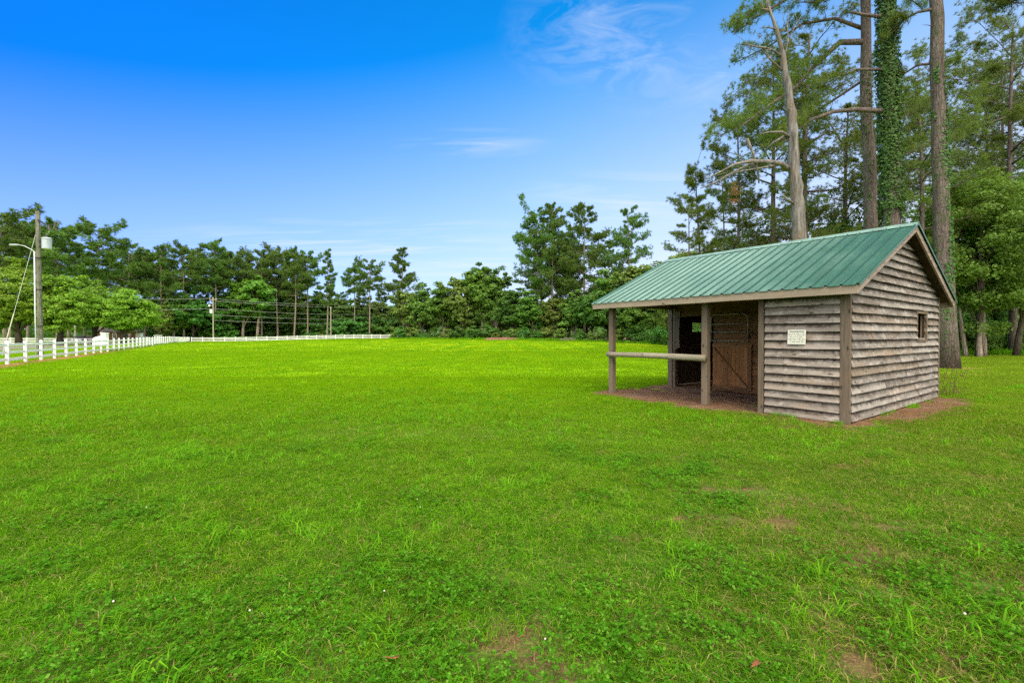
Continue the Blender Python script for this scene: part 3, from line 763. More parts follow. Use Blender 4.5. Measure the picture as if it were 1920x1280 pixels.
# posts of the porch
PW = .067
def post(x, y, zt, w=PW):
    m = MB(); n = 7; rings = []
    for i in range(n):
        z = -.08+(zt+.08)*i/(n-1); j = lambda: random.uniform(-.003, .003)
        rings.append([(x-w+j(), y-w+j(), z), (x+w+j(), y-w+j(), z), (x+w+j(), y+w+j(), z), (x-w+j(), y+w+j(), z)])
    m.loft(rings); return m.build('porch_post', M['board_z'], shed, bevel=.008)
post(.075, 5.27, 2.20); post(.075, 2.64, 2.20); post(XB-.02, ST-.04, 2.42, .07)
board_part('door_jamb', [(XB-.095, XB+.05, OP[1]-.0, OP[1]+.075, -.02, 2.3)], M['board_z'])
m = MB()                                               # broken upright batten beside the doorway
m.loft([[(XB-.09, 5.0, 1.16), (XB-.06, 5.0, 1.16), (XB-.06, 5.138, 1.10), (XB-.09, 5.138, 1.10)], [(XB-.09, 5.02, 1.5), (XB-.06, 5.02, 1.5), (XB-.06, 5.138, 1.5), (XB-.09, 5.138, 1.5)], [(XB-.09, 4.99, 2.2), (XB-.06, 4.99, 2.2), (XB-.06, 5.138, 2.2), (XB-.09, 5.138, 2.2)]])
m.build('door_batten', M['board_z'], shed)
# beams, rafters, fascia
board_part('porch_beam', [(.02, .16, 1.48, ST+.05, 2.203, 2.40)], M['brown_y'])
board_part('porch_beam', [(.17, XB-.1, ST-.11, ST-.04, 2.25, 2.42)], M['rake'])
mb = MB()
for i, y in enumerate(np.arange(.0, 5.4, .61)):
    yy = y if i else .06
    for sg in (0, 1):
        xa, xb = (EV+.05, XR-.01) if sg == 0 else (EV2-.05, XR+.01)
        mb.hexa([(xa, yy-.02, roof_top(xa)-.15), (xb, yy-.02, roof_top(xb)-.15), (xb, yy+.02, roof_top(xb)-.15), (xa, yy+.02, roof_top(xa)-.15),
                 (xa, yy-.02, roof_top(xa)-.042), (xb, yy-.02, roof_top(xb)-.042), (xb, yy+.02, roof_top(xb)-.042), (xa, yy+.02, roof_top(xa)-.042)][::1])
mb.build('rafter', M['roofdeck'], shed)
def slab(xa, xb, ya, yb, t0, t1):
    return [(xa, ya, roof_top(xa)-t0), (xb, ya, roof_top(xb)-t0), (xb, yb, roof_top(xb)-t0), (xa, yb, roof_top(xa)-t0),
            (xa, ya, roof_top(xa)-t1), (xb, ya, roof_top(xb)-t1), (xb, yb, roof_top(xb)-t1), (xa, yb, roof_top(xa)-t1)]
mb = MB(); nb = 18
for sg in (0, 1):
    for i in range(nb):
        a = EV+.02+(XR-EV-.02)*i/nb; b = EV+.02+(XR-EV-.02)*(i+.985)/nb
        if sg: a, b = 2*XR-b, 2*XR-a
        mb.hexa(slab(a, b, Y0+.03, Y1-.03, .040, .016))
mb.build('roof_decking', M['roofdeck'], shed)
def wavy_board(name, p0, p1, dims, mat, n=9, j=.003):
    "board between two points; dims = half width vector list (4 corners)"
    m = MB(); rings = []
    for i in range(n):
        f = i/(n-1); c = [p0[k]+(p1[k]-p0[k])*f for k in range(3)]
        rings.append([(c[0]+d[0]+random.uniform(-j, j), c[1]+d[1], c[2]+d[2]+random.uniform(-j, j)) for d in dims])
    m.loft(rings); return m.build(name, mat, shed, bevel=.003)
for x in (EV, EV2):
    s = -1 if x < 1 else 1
    wavy_board('fascia_board', (x, Y0-.001, 2.25), (x, Y1, 2.25), [(-.02, 0, -.072), (.02, 0, -.072), (.02, 0, .072), (-.02, 0, .072)], M['fascia'], 14, .004)
for y in (Y0+.018, Y1-.018):
    for sg in (0, 1):
        xa, xb = (EV+.021, XR-.002) if sg == 0 else (EV2-.021, XR+.002)
        m = MB(); m.hexa([(xa, y-.02, roof_top(xa)-.155), (xb, y-.02, roof_top(xb)-.155), (xb, y+.02, roof_top(xb)-.155), (xa, y+.02, roof_top(xa)-.155),
                          (xa, y-.02, roof_top(xa)-.014), (xb, y-.02, roof_top(xb)-.014), (xb, y+.02, roof_top(xb)-.014), (xa, y+.02, roof_top(xa)-.014)])
        m.build('rake_board', M['rake'], shed, bevel=.004)
# ribbed metal roofing, two slopes
def roofing(sg):
    prof = []; y = Y0-.03; pitch = .2286
    while y < Y1+.03:
        for dy, h in ((0, .0), (.014, .026), (.040, .026), (.054, 0), (.108, 0), (.113, .003), (.120, .003), (.125, 0), (.168, 0), (.173, .003), (.180, .003), (.185, 0)):
            if y+dy <= Y1+.03: prof.append((y+dy, h))
        y += pitch
    n = len(prof); st = np.linspace(EV-.045, XR, 12); V = []
    g = np.random.default_rng(3+sg)
    for i, x in enumerate(st):
        z = ZE+SL*(x-EV)
        for (yy, h) in prof:
            dent = .006*(vnoise(x, yy, 1.5)-.5)
            xx = x+(g.uniform(-.006, .006) if i == 0 else 0)
            V.append((xx if sg == 0 else 2*XR-xx, yy, z+h+.003+float(dent)))
    V = np.array(V); m = len(st)
    i = (np.arange(m-1)[:, None]*n+np.arange(n-1)[None]).ravel(); fc = np.stack([i, i+1, i+n+1, i+n], 1)
    if sg == 0: fc = fc[:, ::-1]
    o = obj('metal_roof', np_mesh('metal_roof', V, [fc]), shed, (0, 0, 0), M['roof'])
    so = o.modifiers.new('thickness', 'SOLIDIFY'); so.thickness = .003; so.offset = -1
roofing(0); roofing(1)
mb = MB(); d = .17
rings = []
for i in range(24):
    y = Y0-.035+(Y1-Y0+.07)*i/23; w = random.uniform(-.003, .003)
    rings.append([(XR-d, y, ZR-SL*d+.020+w), (XR-.02, y, ZR+.026+w), (XR+.02, y, ZR+.026+w), (XR+d, y, ZR-SL*d+.020), (XR+d, y, ZR-SL*d+.024), (XR+.02, y, ZR+.034+w), (XR-.02, y, ZR+.034+w), (XR-d, y, ZR-SL*d+.024+w)])
mb.loft(rings); mb.build('ridge_cap', M['ridge'], shed)
for sg in (0, 1):                                     # green metal trim along the far rake edges
    xa, xb = (EV-.04, XR) if sg == 0 else (EV2+.04, XR)
    for y in (Y0-.034, Y1+.034):
        m = MB(); m.hexa([(xa, y-.003, roof_top(EV)-SL*.04-.02), (xb, y-.003, ZR-.02), (xb, y+.003, ZR-.02), (xa, y+.003, roof_top(EV)-SL*.04-.02),
                          (xa, y-.003, roof_top(EV)-SL*.04+.024), (xb, y-.003, ZR+.024), (xb, y+.003, ZR+.024), (xa, y+.003, roof_top(EV)-SL*.04+.024)])
        m.build('edge_trim', M['trim_green'], shed)
# the hitching log
mb = MB(); n = 16; ys = np.linspace(2.56, 5.30, n)
pts_ = [(-.075+.006*math.sin(y*3), y, 1.025+.006*math.sin(y*2)) for y in ys]
mb.tube(pts_, [.070-.009*(i/(n-1))+random.uniform(-.002, .002) for i in range(n)], 14)
rail = mb.build('hitching_rail', M['log'], shed, smooth=True)
# stall door leaning open on the wall and its tubular top gate
DX = XB-.085; D0, D1, DZ0, DZ1 = 2.93, 3.98, .09, 1.275
mb = MB(); nb = 10; w = (D1-D0)/nb
for i in range(nb): mb.box(DX, DX+.022, D0+i*w+.003, D0+(i+1)*w-.003, DZ0+.004*(i % 3), DZ1-.003*(i % 2))
door = mb.build('stall_door', M['brown_z'], shed)
mb = MB(); mb.box(DX-.024, DX-.002, D0-.002, D1+.002, DZ0, DZ0+.085); mb.box(DX-.024, DX-.002, D0-.002, D1+.002, DZ1-.075, DZ1)
mb.box(DX-.024, DX-.002, D0-.002, D0+.085, DZ0+.088, DZ1-.078)
mb.bar((DX-.014, D0+.09, DZ0+.10), (DX-.014, D1-.04, DZ1-.09), .022, .075, (1, 0, 0))
mb.build('door_brace', M['brown_y'], door)
mb = MB(); G0, G1, GZ0, GZ1 = 3.02, 4.02, 1.33, 2.06; gxp = DX-.02; r = .13
pth = [(gxp, G0, GZ0), (gxp, G0, GZ1-r)]+[(gxp, G0+r-r*math.cos(a), GZ1-r+r*math.sin(a)) for a in (.4, .8, 1.2)]+[(gxp, G0+r, GZ1), (gxp, G1-r, GZ1)]+[(gxp, G1-r+r*math.sin(a), GZ1-r+r*math.cos(a)) for a in (.4, .8, 1.2)]+[(gxp, G1, GZ1-r), (gxp, G1, GZ0)]
mb.tube(pth, .017, 8)
for z in (GZ0+.03, GZ0+.26, GZ0+.48): mb.tube([(gxp, G0, z), (gxp, G1, z)], .014, 8)
gate = mb.build('tubular_gate', M['steel'], shed, smooth=True)
for hy, hz in ((G1, 1.5), (G0, 1.45)):
    mb = MB(); mb.box(gxp-.02, gxp+.06, hy-.03, hy+.03, hz, hz+.06); mb.build('hinge', M['iron'], gate)

# warning sign, hanging on the front wall
sg_ = empty('warning_sign', (SH_A[0], SH_A[1], 0), SH_RZ); tag(sg_, 'white warning sign nailed to the front boards of the shelter', 'sign')
SY, SZ, SWD, SHT = .775, 1.475, .305, .263                # centre along y
XS = -.080
mb = MB(); mb.hexa([(XS, SY+SWD/2, SZ-SHT/2), (XS, SY-SWD/2, SZ-SHT/2), (XS+.004, SY-SWD/2, SZ-SHT/2), (XS+.004, SY+SWD/2, SZ-SHT/2), (XS+.008, SY+SWD/2-.006, SZ+SHT/2), (XS+.008, SY-SWD/2-.004, SZ+SHT/2), (XS+.012, SY-SWD/2-.004, SZ+SHT/2), (XS+.012, SY+SWD/2-.006, SZ+SHT/2)])
mb.build('sign_panel', M['sign'], sg_)
tc = bpy.data.curves.new('warning_text', 'FONT'); tc.body = 'WARNING'; tc.size = .040; tc.align_x = 'CENTER'; tc.align_y = 'CENTER'; tc.offset = .0012; tc.space_character = 1.25; tc.extrude = .0006
to = bpy.data.objects.new('warning_text', tc); C.objects.link(to)
dg = bpy.context.evaluated_depsgraph_get(); tm = bpy.data.meshes.new_from_object(to.evaluated_get(dg)); bpy.data.objects.remove(to)
co = np.zeros(len(tm.vertices)*3); tm.vertices.foreach_get('co', co); co = co.reshape(-1, 3); wmax = np.abs(co[:, 0]).max(); co[:, 0] *= .122/wmax
nv = np.stack([XS+.0065-co[:, 2], SY-co[:, 0], SZ+.095+co[:, 1]], 1); tm.vertices.foreach_set('co', nv.ravel()); tm.update()
tm.materials.clear(); obj('lettering', tm, sg_, (0, 0, 0), M['ink'])
mb = MB(); g = random.Random(4)
for li in range(6):                                    # six rows of print too small to read
    zc = SZ+.058-li*.030; y = .132-(.02 if li in (2, 5) else .0)
    while y > -.115+(.02 if li in (2, 5) else 0):
        n = g.choice([2, 3, 4, 5, 6, 7])
        for c in range(n):
            if y < -.128: break
            fx = (zc-(SZ-SHT/2))/SHT*.008; xo = XS+fx-.0008
            for k in range(g.choice([1, 2, 2])): yy = SY+y-k*.0065; mb.box(xo-.0006, xo, yy-.0019, yy, zc-.009, zc+.009)
            if g.random() < .7: q = g.choice([-.009, 0, .006]); mb.box(xo-.0005, xo+.0001, SY+y-.0085, SY+y-.002, zc+q, zc+q+.003)
            y -= .0135
        y -= .010
mb.build('small_print', M['ink'], sg_)
# ------------------------------------------------------------------ white board fences
def board_fence(name, label, P0, D, s_from, s_to, step, h=1.2, pw=.065, cap=True, rails=(.28, .64, 1.02)):
    D = np.array(D)/np.linalg.norm(D); q0 = np.array(P0)+D*s_from
    root = empty(name, (q0[0], q0[1], float(ground_z(q0[0], q0[1]))), math.atan2(D[1], D[0]))
    tag(root, label, 'fence')
    z0 = root.location.z; n = int(round((s_to-s_from)/step))+1; proto = None
    for k in range(n):
        s = k*step; q = q0+D*s; dz = float(ground_z(q[0], q[1]))-z0
        if proto is None:
            m = MB(); w = pw
            m.box(-w, w, -w, w, -.1, h-.04)
            if cap:
                m.loft([[(-w*1.15, -w*1.15, h-.038), (w*1.15, -w*1.15, h-.038), (w*1.15, w*1.15, h-.038), (-w*1.15, w*1.15, h-.038)], [(-w*1.15, -w*1.15, h-.01), (w*1.15, -w*1.15, h-.01), (w*1.15, w*1.15, h-.01), (-w*1.15, w*1.15, h-.01)],
                        [(-w*.7, -w*.7, h+.025), (w*.7, -w*.7, h+.025), (w*.7, w*.7, h+.025), (-w*.7, w*.7, h+.025)], [(-w*.15, -w*.15, h+.035), (w*.15, -w*.15, h+.035), (w*.15, w*.15, h+.035), (-w*.15, w*.15, h+.035)]])
            proto = m.build('post', M['white'], root, (s, 0, dz))
        else:
            c = proto.copy(); C.objects.link(c); c.parent = root; c.location = (s, 0, dz)
            c.rotation_euler = (R(rng.normal(0, .7)), R(rng.normal(0, .7)), 0)
    for hz in rails:
        m = MB()
        for k in range(n-1):
            za = float(ground_z(*(q0+D*k*step)))-z0+hz; zb = float(ground_z(*(q0+D*(k+1)*step)))-z0+hz
            ja, jb = rng.normal(0, .008, 2)
            m.hexa([(k*step+pw, -.02, za-.07+ja), ((k+1)*step-pw, -.02, zb-.07+jb), ((k+1)*step-pw, .02, zb-.07+jb), (k*step+pw, .02, za-.07+ja), (k*step+pw, -.02, za+.07+ja), ((k+1)*step-pw, -.02, zb+.07+jb), ((k+1)*step-pw, .02, zb+.07+jb), (k*step+pw, .02, za+.07+ja)])
        m.build('rail', M['white'], root)
    return root
board_fence('board_fence', 'white three-rail fence running back along the left side of the lawn', FENCE_O, FENCE_D, -12.2, 109.6, 2.44)
board_fence('board_fence', 'white three-rail fence across the far end of the lawn below the pines', (-81.2, 119.0), (.932, .362), 0, 50.5, 2.44)
board_fence('board_fence', 'short white fence beyond the road behind the round green trees', gx(-60, 84)*np.array([1, 0])+np.array([0, 83.]), (1, .03), 0, 24.5, 2.8)

# ------------------------------------------------------------------ utility poles and lines
def pole_mesh(h, r0, r1, lean=(0, 0)):
    m = MB(); n = 8
    m.tube([(lean[0]*i/(n-1), lean[1]*i/(n-1), -.2+(h+.2)*i/(n-1)) for i in range(n)], [r0+(r1-r0)*i/(n-1) for i in range(n)], 14); return m
PZ = 36.0; px0 = gx(76, PZ); p1 = empty('utility_pole', (px0, PZ, 0)); tag(p1, 'tall brown utility pole with transformer and street lamp behind the near fence', 'utility pole')
PH = 10.95
pole_mesh(PH,   .175, .145, (-.09, 0)).build('pole', M['pole'], p1, smooth=True)
m = MB(); m.tube([(-.225, -.12, 0), (-.27, -.115, 3.5), (-.275, -.11, 7.9)], .048, 10); m.build('conduit', M['pvc'], p1, smooth=True)
for z in (2.2, 5.0, 7.4):
    m = MB(); m.tube([(-.03, 0, z), (-.03, 0, z+.04)], .215, 14); m.build('strap', M['iron'], p1)
tr = MB(); cx, cz = .62, 8.10
tr.loft([[(cx+.30*math.cos(a), .30*math.sin(a)-.05, cz+z)for a in np.arange(18)/18*2*math.pi] if r == 1 else [(cx+.30*r*math.cos(a), .30*r*math.sin(a)-.05, cz+z) for a in np.arange(18)/18*2*math.pi] for r, z in ((.86, 0), (.97, .02), (.97, .74), (1.05, .75), (1.05, .80), (.8, .86), (.2, .90))])
tro = tr.build('transformer', M['grey'], p1, smooth=False)
m = MB()
for k in range(9): m.tube([(cx+.02, -.06, cz+.86+k*.035), (cx+.02, -.06, cz+.885+k*.035)], .055 if k % 2 else .035, 10)
m.build('bushing', M['porcelain'], tro)
for z in (.15, .58):
    m = MB(); m.box(.05, .36, -.09, -.01, cz+z, cz+z+.08); m.build('mounting_bracket', M['iron'], tro)
m = MB(); m.tube([(-.15, -.05, 7.75), (-.5, -.1, 8.05), (-1.0, -.15, 8.32), (-1.55, -.18, 8.42)], .024, 8); arm = m.build('lamp_arm', M['pvc'], p1, smooth=True)
m = MB(); m.loft([[(x, -.18+w*math.cos(a), 8.40+.06*math.sin(a)*(1 if math.sin(a) > 0 else 1.3)) for a in np.arange(10)/10*2*math.pi] for x, w in ((-1.45, .04), (-1.6, .11), (-1.9, .14), (-2.05, .08))]); m.build('lamp_head', M['grey'], arm, smooth=True)
m = MB(); m.bar((.05, -.1, 10.3), (.62, -.15, 9.95), .10, .10); m.bar((.5, -.15, 9.98), (1.35, -.2, 9.86), .035, .035); br = m.build('cutout_arm', M['iron'], p1)
m = MB()
m.tube([(1.32, -.2, 9.62), (1.40, -.2, 9.88), (1.50, -.2, 10.12)], .055, 8); m.tube([(1.50, -.2, 10.12), (1.72, -.2, 10.06), (1.70, -.2, 9.98)], .03, 6); m.tube([(1.32, -.2, 9.62), (1.50, -.2, 9.53), (1.54, -.2, 9.6)], .03, 6)
m.build('fuse_cutout', M['porcelain'], br)
m = MB(); m.tube([(.9, -.16, 9.9), (.9, -.16, 9.55)], .05, 8); m.build('insulator', M['porcelain'], br)
m = MB(); m.tube([(.95, -.16, 9.6), (.82, -.1, 9.35), (.66, -.06, 9.2)], .012, 5); m.build('jumper_wire', M['wire'], br)
# guy wire
g0 = empty('guy_wire', tuple(at(3, 668, 33.9))); tag(g0, 'slanting guy wire with yellow sleeve from the near utility pole to the ground', 'guy wire')
top = Vector((px0-.18, PZ, 9.55))-g0.location; gr = Vector((0, 0, -.03))
m = MB(); m.tube([tuple(gr), tuple(top)], .012, 6); m.build('cable', M['wire'], g0)
m = MB(); m.tube([tuple(gr+top*.03), tuple(gr+top*.33)], .036, 8); m.build('sleeve', M['guard'], g0)
# far poles
def far_pole(x, y, h, mat, label, parts):
    z = float(ground_z(x, y)); p = empty('utility_pole', (x, y, z)); tag(p, label, 'utility pole')
    pole_mesh(h, .17, .12).build('pole', mat, p, smooth=True)
    if parts:
        m = MB(); m.box(-.9, .9, -.06, .06, h-.7, h-.58); m.build('crossarm', M['palepole'], p)
        for xx in (-.8, .0, .8):
            m = MB(); m.tube([(xx, 0, h-.57), (xx, 0, h-.2)], .06, 8); m.build('insulator', M['pvc'], p)
        m = MB(); m.tube([(-.5, 0, h-4.1), (-.5, 0, h-3.1)], .33, 12); m.build('transformer', M['stucco'], p)
        m = MB(); m.tube([(-.15, 0, h-2.2), (-.9, -.1, h-2.0)], .04, 6); a = m.build('lamp_arm', M['grey'], p)
        m = MB(); m.tube([(-.9, -.1, h-2.4), (-.9, -.1, h-1.9)], .22, 10); m.build('lamp_head', M['stucco'], a)
    return p
fx, fz = gx(400, 121.5), 121.5
far_pole(fx, fz, 11.5, M['palepole'], 'thin pale utility pole with white transformer standing by the far fence', True)
far_pole(gx(620.5, 143), 143, 9.9, M['palepole'], 'bare grey pole without crossarm in front of the far pines', False)
far_pole(-93, 100, 10.2, M['palepole'], 'utility pole half hidden in the round green trees', False)
far_pole(gx(776, 172), 172, 12.4, M['palepole'], 'utility pole hidden in the far hardwoods at the end of the lines', False)
def line(label, a, b, sag):
    pts_ = []
    for i in range(15):
        f = i/14; p = Vector(a).lerp(Vector(b), f); p.z -= sag*4*f*(1-f); pts_.append(tuple(p))
    m = MB(); m.tube(pts_, .020, 5); o = m.build('power_line', M['wire']); tag(o, label, 'power line', 'power lines by the far fence')
gz0 = float(ground_z(fx, fz)); gz2 = float(ground_z(gx(776, 172), 172))
for k, (dx, hz, he) in enumerate(((-.8, 11.25, 12.2), (.8, 10.6, 11.5), (0, 8.6, 9.2), (.12, 7.0, 7.8), (.1, 5.6, 6.5))):
    nm = ('top', 'second', 'third', 'fourth', 'lowest')[k]
    line('%s wire running right from the thin pale far pole' % nm, (fx+dx, fz, gz0+hz), (gx(776, 172)+dx, 172, gz2+he), 1.0)
for k, (dx, hz, he) in enumerate(((-.8, 11.25, 10.0), (0, 8.6, 7.9))):
    line('%s wire running left from the thin pale far pole' % ('upper', 'lower')[k], (fx+dx, fz, gz0+hz), (-93, 100, he), .5)

# ------------------------------------------------------------------ entrance walls, cars, houses in the distance
def gate_wall(px, Z, flip, label, small, L=1.5, k=1.0):
    o = empty('entrance_wall', (gx(px, Z), Z, float(ground_z(gx(px, Z), Z))), R(4)); tag(o, label, 'wall')
    def pillar(x, w, h):
        m = MB(); m.box(x-w, x+w, -w, w, 0, h-.13); m.build('pillar', M['stucco'], o)
        m = MB(); m.box(x-w-.07, x+w+.07, -w-.07, w+.07, h-.129, h-.05); m.box(x-w-.03, x+w+.03, -w-.03, w+.03, h-.049, h); m.build('pillar_cap', M['stucco'], o)
    pillar(0, .31*k, 1.93)
    s = -1 if flip else 1
    m = MB(); n = 9; rings = []
    for i in range(n):
        f = i/(n-1); x = s*(.31*k+.001+f*(L-.32)); h = .80+.55*(1-f)**.5*1.0 if not flip else 1.42-.42*f**2.2
        rings.append([(x, -.13, 0), (x, .13, 0), (x, .13, h), (x, -.13, h)])
    m.loft(rings); m.build('wing_wall', M['stucco'], o)
    if small: pillar(s*(L+.36*k), .32*k, 1.62)
gate_wall(196.5, 74, True, 'white entrance wall with one square pillar, beside the parked cars', False, 1.75, 1.1)
gate_wall(261.5, 86, False, 'white entrance wall with two square pillars near the middle of the left fence', True, 2.75, 1.3)

def car(x, y, rz, col, label, seed):
    c = empty('parked_car', (x, y, float(ground_z(x, y))+.02), rz); tag(c, label, 'car')
    paint = NT('car_paint'); pm = paint.done(paint.pbr(col, .25, .5))
    glass = M.setdefault('glass', m_plain('car_glass', (.02, .022, .025), .08, .6, 0, .05)); tyre = M.setdefault('tyre', m_plain('tyre_rubber', (.02, .02, .02), .8, .2))
    prof = [(-2.2, .45, .78), (-2.15, .38, .95), (-1.3, .35, 1.02), (1.2, .35, 1.02), (2.1, .38, .92), (2.25, .48, .7)]
    m = MB(); m.loft([[(a, w*-.88, b0) for w in (.95,)]+[(a, -.88, b1*.8), (a, -.80, b1), (a, .80, b1), (a, .88, b1*.8), (a, .84, b0)] for a, b0, b1 in prof]); m.build('body', pm, c, bevel=.05)
    m = MB(); m.loft([[(-1.75, -.76, 1.0), (-1.75, .76, 1.0), (1.05, .76, 1.0), (1.05, -.76, 1.0)], [(-1.35, -.62, 1.46), (-1.35, .62, 1.46), (.3, .62, 1.46), (.3, -.62, 1.46)]]); m.build('windows', glass, c, bevel=.03)
    m = MB(); m.box(-1.40, .34, -.64, .64, 1.462, 1.52); m.build('roof', pm, c, bevel=.04)
    for xx in (-1.4, 1.4):
        for yy in (-.8, .8):
            m = MB(); m.tube([(xx, yy-.1, .33), (xx, yy+.1, .33)], .33, 16); w = m.build('wheel', tyre, c)
            m = MB(); m.tube([(xx, yy-.106, .33), (xx, yy+.106, .33)], .19, 12); m.build('rim', M['steel'], w)
    for yy in (-.6, .6):
        m = MB(); m.box(2.16, 2.262, yy-.16, yy+.16, .70, .82); m.build('headlight', M['stucco'], c, bevel=.02)
car(gx(149, 93), 93, R(-60), (.030, .032, .038), 'dark grey car on the road beyond the fence, left of the red one', 1)
car(gx(169.5, 97), 97, R(-60), (.16, .008, .012), 'dark red car on the road beside the white entrance wall', 2)

brick = m_plain('brick_wall', (.11, .06, .042), .85, .2, 0, .3, 6); shingle = m_plain('dark_shingles', (.07, .062, .06), .9, .1, 0, .25, 4)
def house(x, y, w, d, h, rise, rz, wall, roof, label, column=True):
    o = empty('house', (x, y, float(ground_z(x, y))), rz); tag(o, label, 'house')
    m = MB(); m.box(-w/2, w/2, 0, d, 0, h); m.build('wall', wall, o)
    m = MB(); e = .5; m.loft([[(-w/2-e, -e, h+.002), (-w/2-e, d/2, h+rise), (-w/2-e, d+e, h+.002)], [(w/2+e, -e, h+.002), (w/2+e, d/2, h+rise), (w/2+e, d+e, h+.002)]]); m.build('roof', roof, o)
    for k in range(4):
        xx = -w*.36+w*.24*k
        m = MB(); m.box(xx-.55, xx+.55, -.06, -.002, .95, 2.25); f = m.build('window', M['stucco'], o)
        m = MB(); m.box(xx-.45, xx+.45, -.075, -.061, 1.05, 2.15); m.build('pane', M.setdefault('glass', m_plain('car_glass', (.02, .022, .025), .08, .6)), f)
    if column:
        for xx in (-1.0, 1.0):
            m = MB(); m.tube([(xx, -.9, 0), (xx, -.9, h)], .16, 10); m.build('column', M['stucco'], o)
house(gx(226, 140), 140, 12, 8, 2.8, 2.0, R(20), brick, shingle, 'low brick house behind the round green trees')
house(gx(731, 168), 168, 7.5, 7, 5.9, .8, R(-14), M['stucco'], m_plain('pale_metal_roof', (.72, .74, .76), .4, .5), 'white building glimpsed between trunks beyond the end of the far fence', False)

# mailbox-like white post lamp behind the left fence is too small to show parts; earth and brush heaps by the wood
def heap(name, label, cat, px, Z, L, W, H, mat, seed, sticks=0, smat=None):
    x0 = gx(px, Z); z0 = float(ground_z(x0, Z)); nx, ny = 40, 14; X = np.linspace(-L/2, L/2, nx); Y = np.linspace(-W/2, W/2, ny)
    g1, g2 = np.meshgrid(X, Y); e = np.clip(1-(2*g1/L)**4-(2*g2/W)**2, 0, 1)**.6
    z = H*e*(.45+.9*fbm(g1+seed*9, g2, .8))+.06*fbm(g1, g2+seed, 4)*e-.03
    i = (np.arange(ny-1)[:, None]*nx+np.arange(nx-1)[None]).ravel()
    o = obj(name, np_mesh(name, np.stack([g1.ravel(), g2.ravel(), z.ravel()], 1), [np.stack([i, i+1, i+nx+1, i+nx], 1)], True), None, (x0, Z, z0), mat)
    tag(o, label, cat)
    if sticks:
        m = MB(); g = random.Random(seed)
        for k in range(sticks):
            a = g.uniform(-L*.46, L*.46); b = g.uniform(-W*.35, W*.35); q = g.gauss(0, .35); l = g.uniform(.5, 1.6); zz = g.uniform(.1, H)
            m.tube([(a-l*math.cos(q), b-l*math.sin(q), zz), (a, b, zz+.05), (a+l*math.cos(q), b+l*math.sin(q), zz+g.uniform(-.2, .25))], [.05, .06, .03], 6)
        m.build('sticks', smat, o)
    return o
redearth = m_plain('red_earth', (.17, .085, .058), .95, .05, 0, .35, 2.5); duff = m_plain('dry_brush_earth', (.14, .10, .07), .95, .05, 0, .4, 3)
heap('dirt_mound', 'low heap of reddish earth at the edge of the far wood', 'dirt heap', 947, 104, 9.5, 3.0, .5, redearth, 3)
heap('brush_pile', 'long low pile of dry sticks and logs at the wood edge', 'brush pile', 1098, 95, 8.6, 2.4, .55, duff, 5, 70, M['dead'])

# fallen brown leaf on the near grass
def leaf_thing(px, py, s, rz, label):
    Z = CAMH*F/(py-HZ); x = gx(px, Z)
    V = []; n = 9; out = [(0, -.5), (.28, -.42), (.5, -.1), (.3, .02), (.42, .3), (.16, .28), (0, .62), (-.15, .28), (-.44, .24), (-.28, .0), (-.5, -.14), (-.26, -.44)]
    V = [(0, 0, .018)]+[(a*s, b*s, .012+.35*s*(abs(a)**1.3+.3*b*b)) for a, b in out]; f3 = [(0, 1+k, 1+(k+1) % 12) for k in range(12)]
    o = obj('fallen_leaf', np_mesh('fallen_leaf', V, [np.array(f3)], False), None, (x, Z, .042), M['leafdry']); o.rotation_euler = (R(-24), R(14), rz)
    m = o.modifiers.new('t', 'SOLIDIFY'); m.thickness = .0008
    tag(o, label, 'leaf'); return o
M['leafdry'] = m_plain('dry_leaf', (.24, .085, .03), .6, .3, 0, .35, 40)
leaf_thing(731, 1262, .075, R(30), 'orange-brown dead leaf lying on the clover at the front of the lawn')
leaf_thing(1424, 1272, .05, R(100), 'small brown leaf on edge in the grass at the bottom of the picture')
# dry weed stalks by the back corner of the shelter
wd = empty('dry_weed', tuple(at(1771, 742, 11.7))); wd.location.z = .0; tag(wd, 'dry brown weed stalks beside the back corner of the shelter', 'weed'); wd.location.x += .15
m = MB(); g = random.Random(9)
for k in range(9):
    a, b = g.gauss(0, .10), g.gauss(0, .10); dx, dy, h = g.gauss(.06, .16), g.gauss(0, .12), g.uniform(.35, 1.0)
    m.tube([(a, b, 0), (a+dx*.4, b+dy*.4, h*.55), (a+dx, b+dy, h)], [.005, .004, .002], 5)
M['drystalk'] = m_plain('dry_stalk', (.085, .055, .03), .9, .1)
m.build('stalks', M['drystalk'], wd)
v, f = [], []
for k in range(60):
    a, b, z = g.gauss(.03, .12), g.gauss(0, .1), g.uniform(.05, .75); s = g.uniform(.02, .06); q = len(v)
    v += [(a, b, z), (a+s, b+g.uniform(-s, s), z+g.uniform(-s, s)), (a+s*.3, b+s*.4, z+s)]; f.append((q, q+1, q+2))
obj('leaves', np_mesh('leaves', v, [np.array(f)]), wd, (0, 0, 0), M['drystalk'])
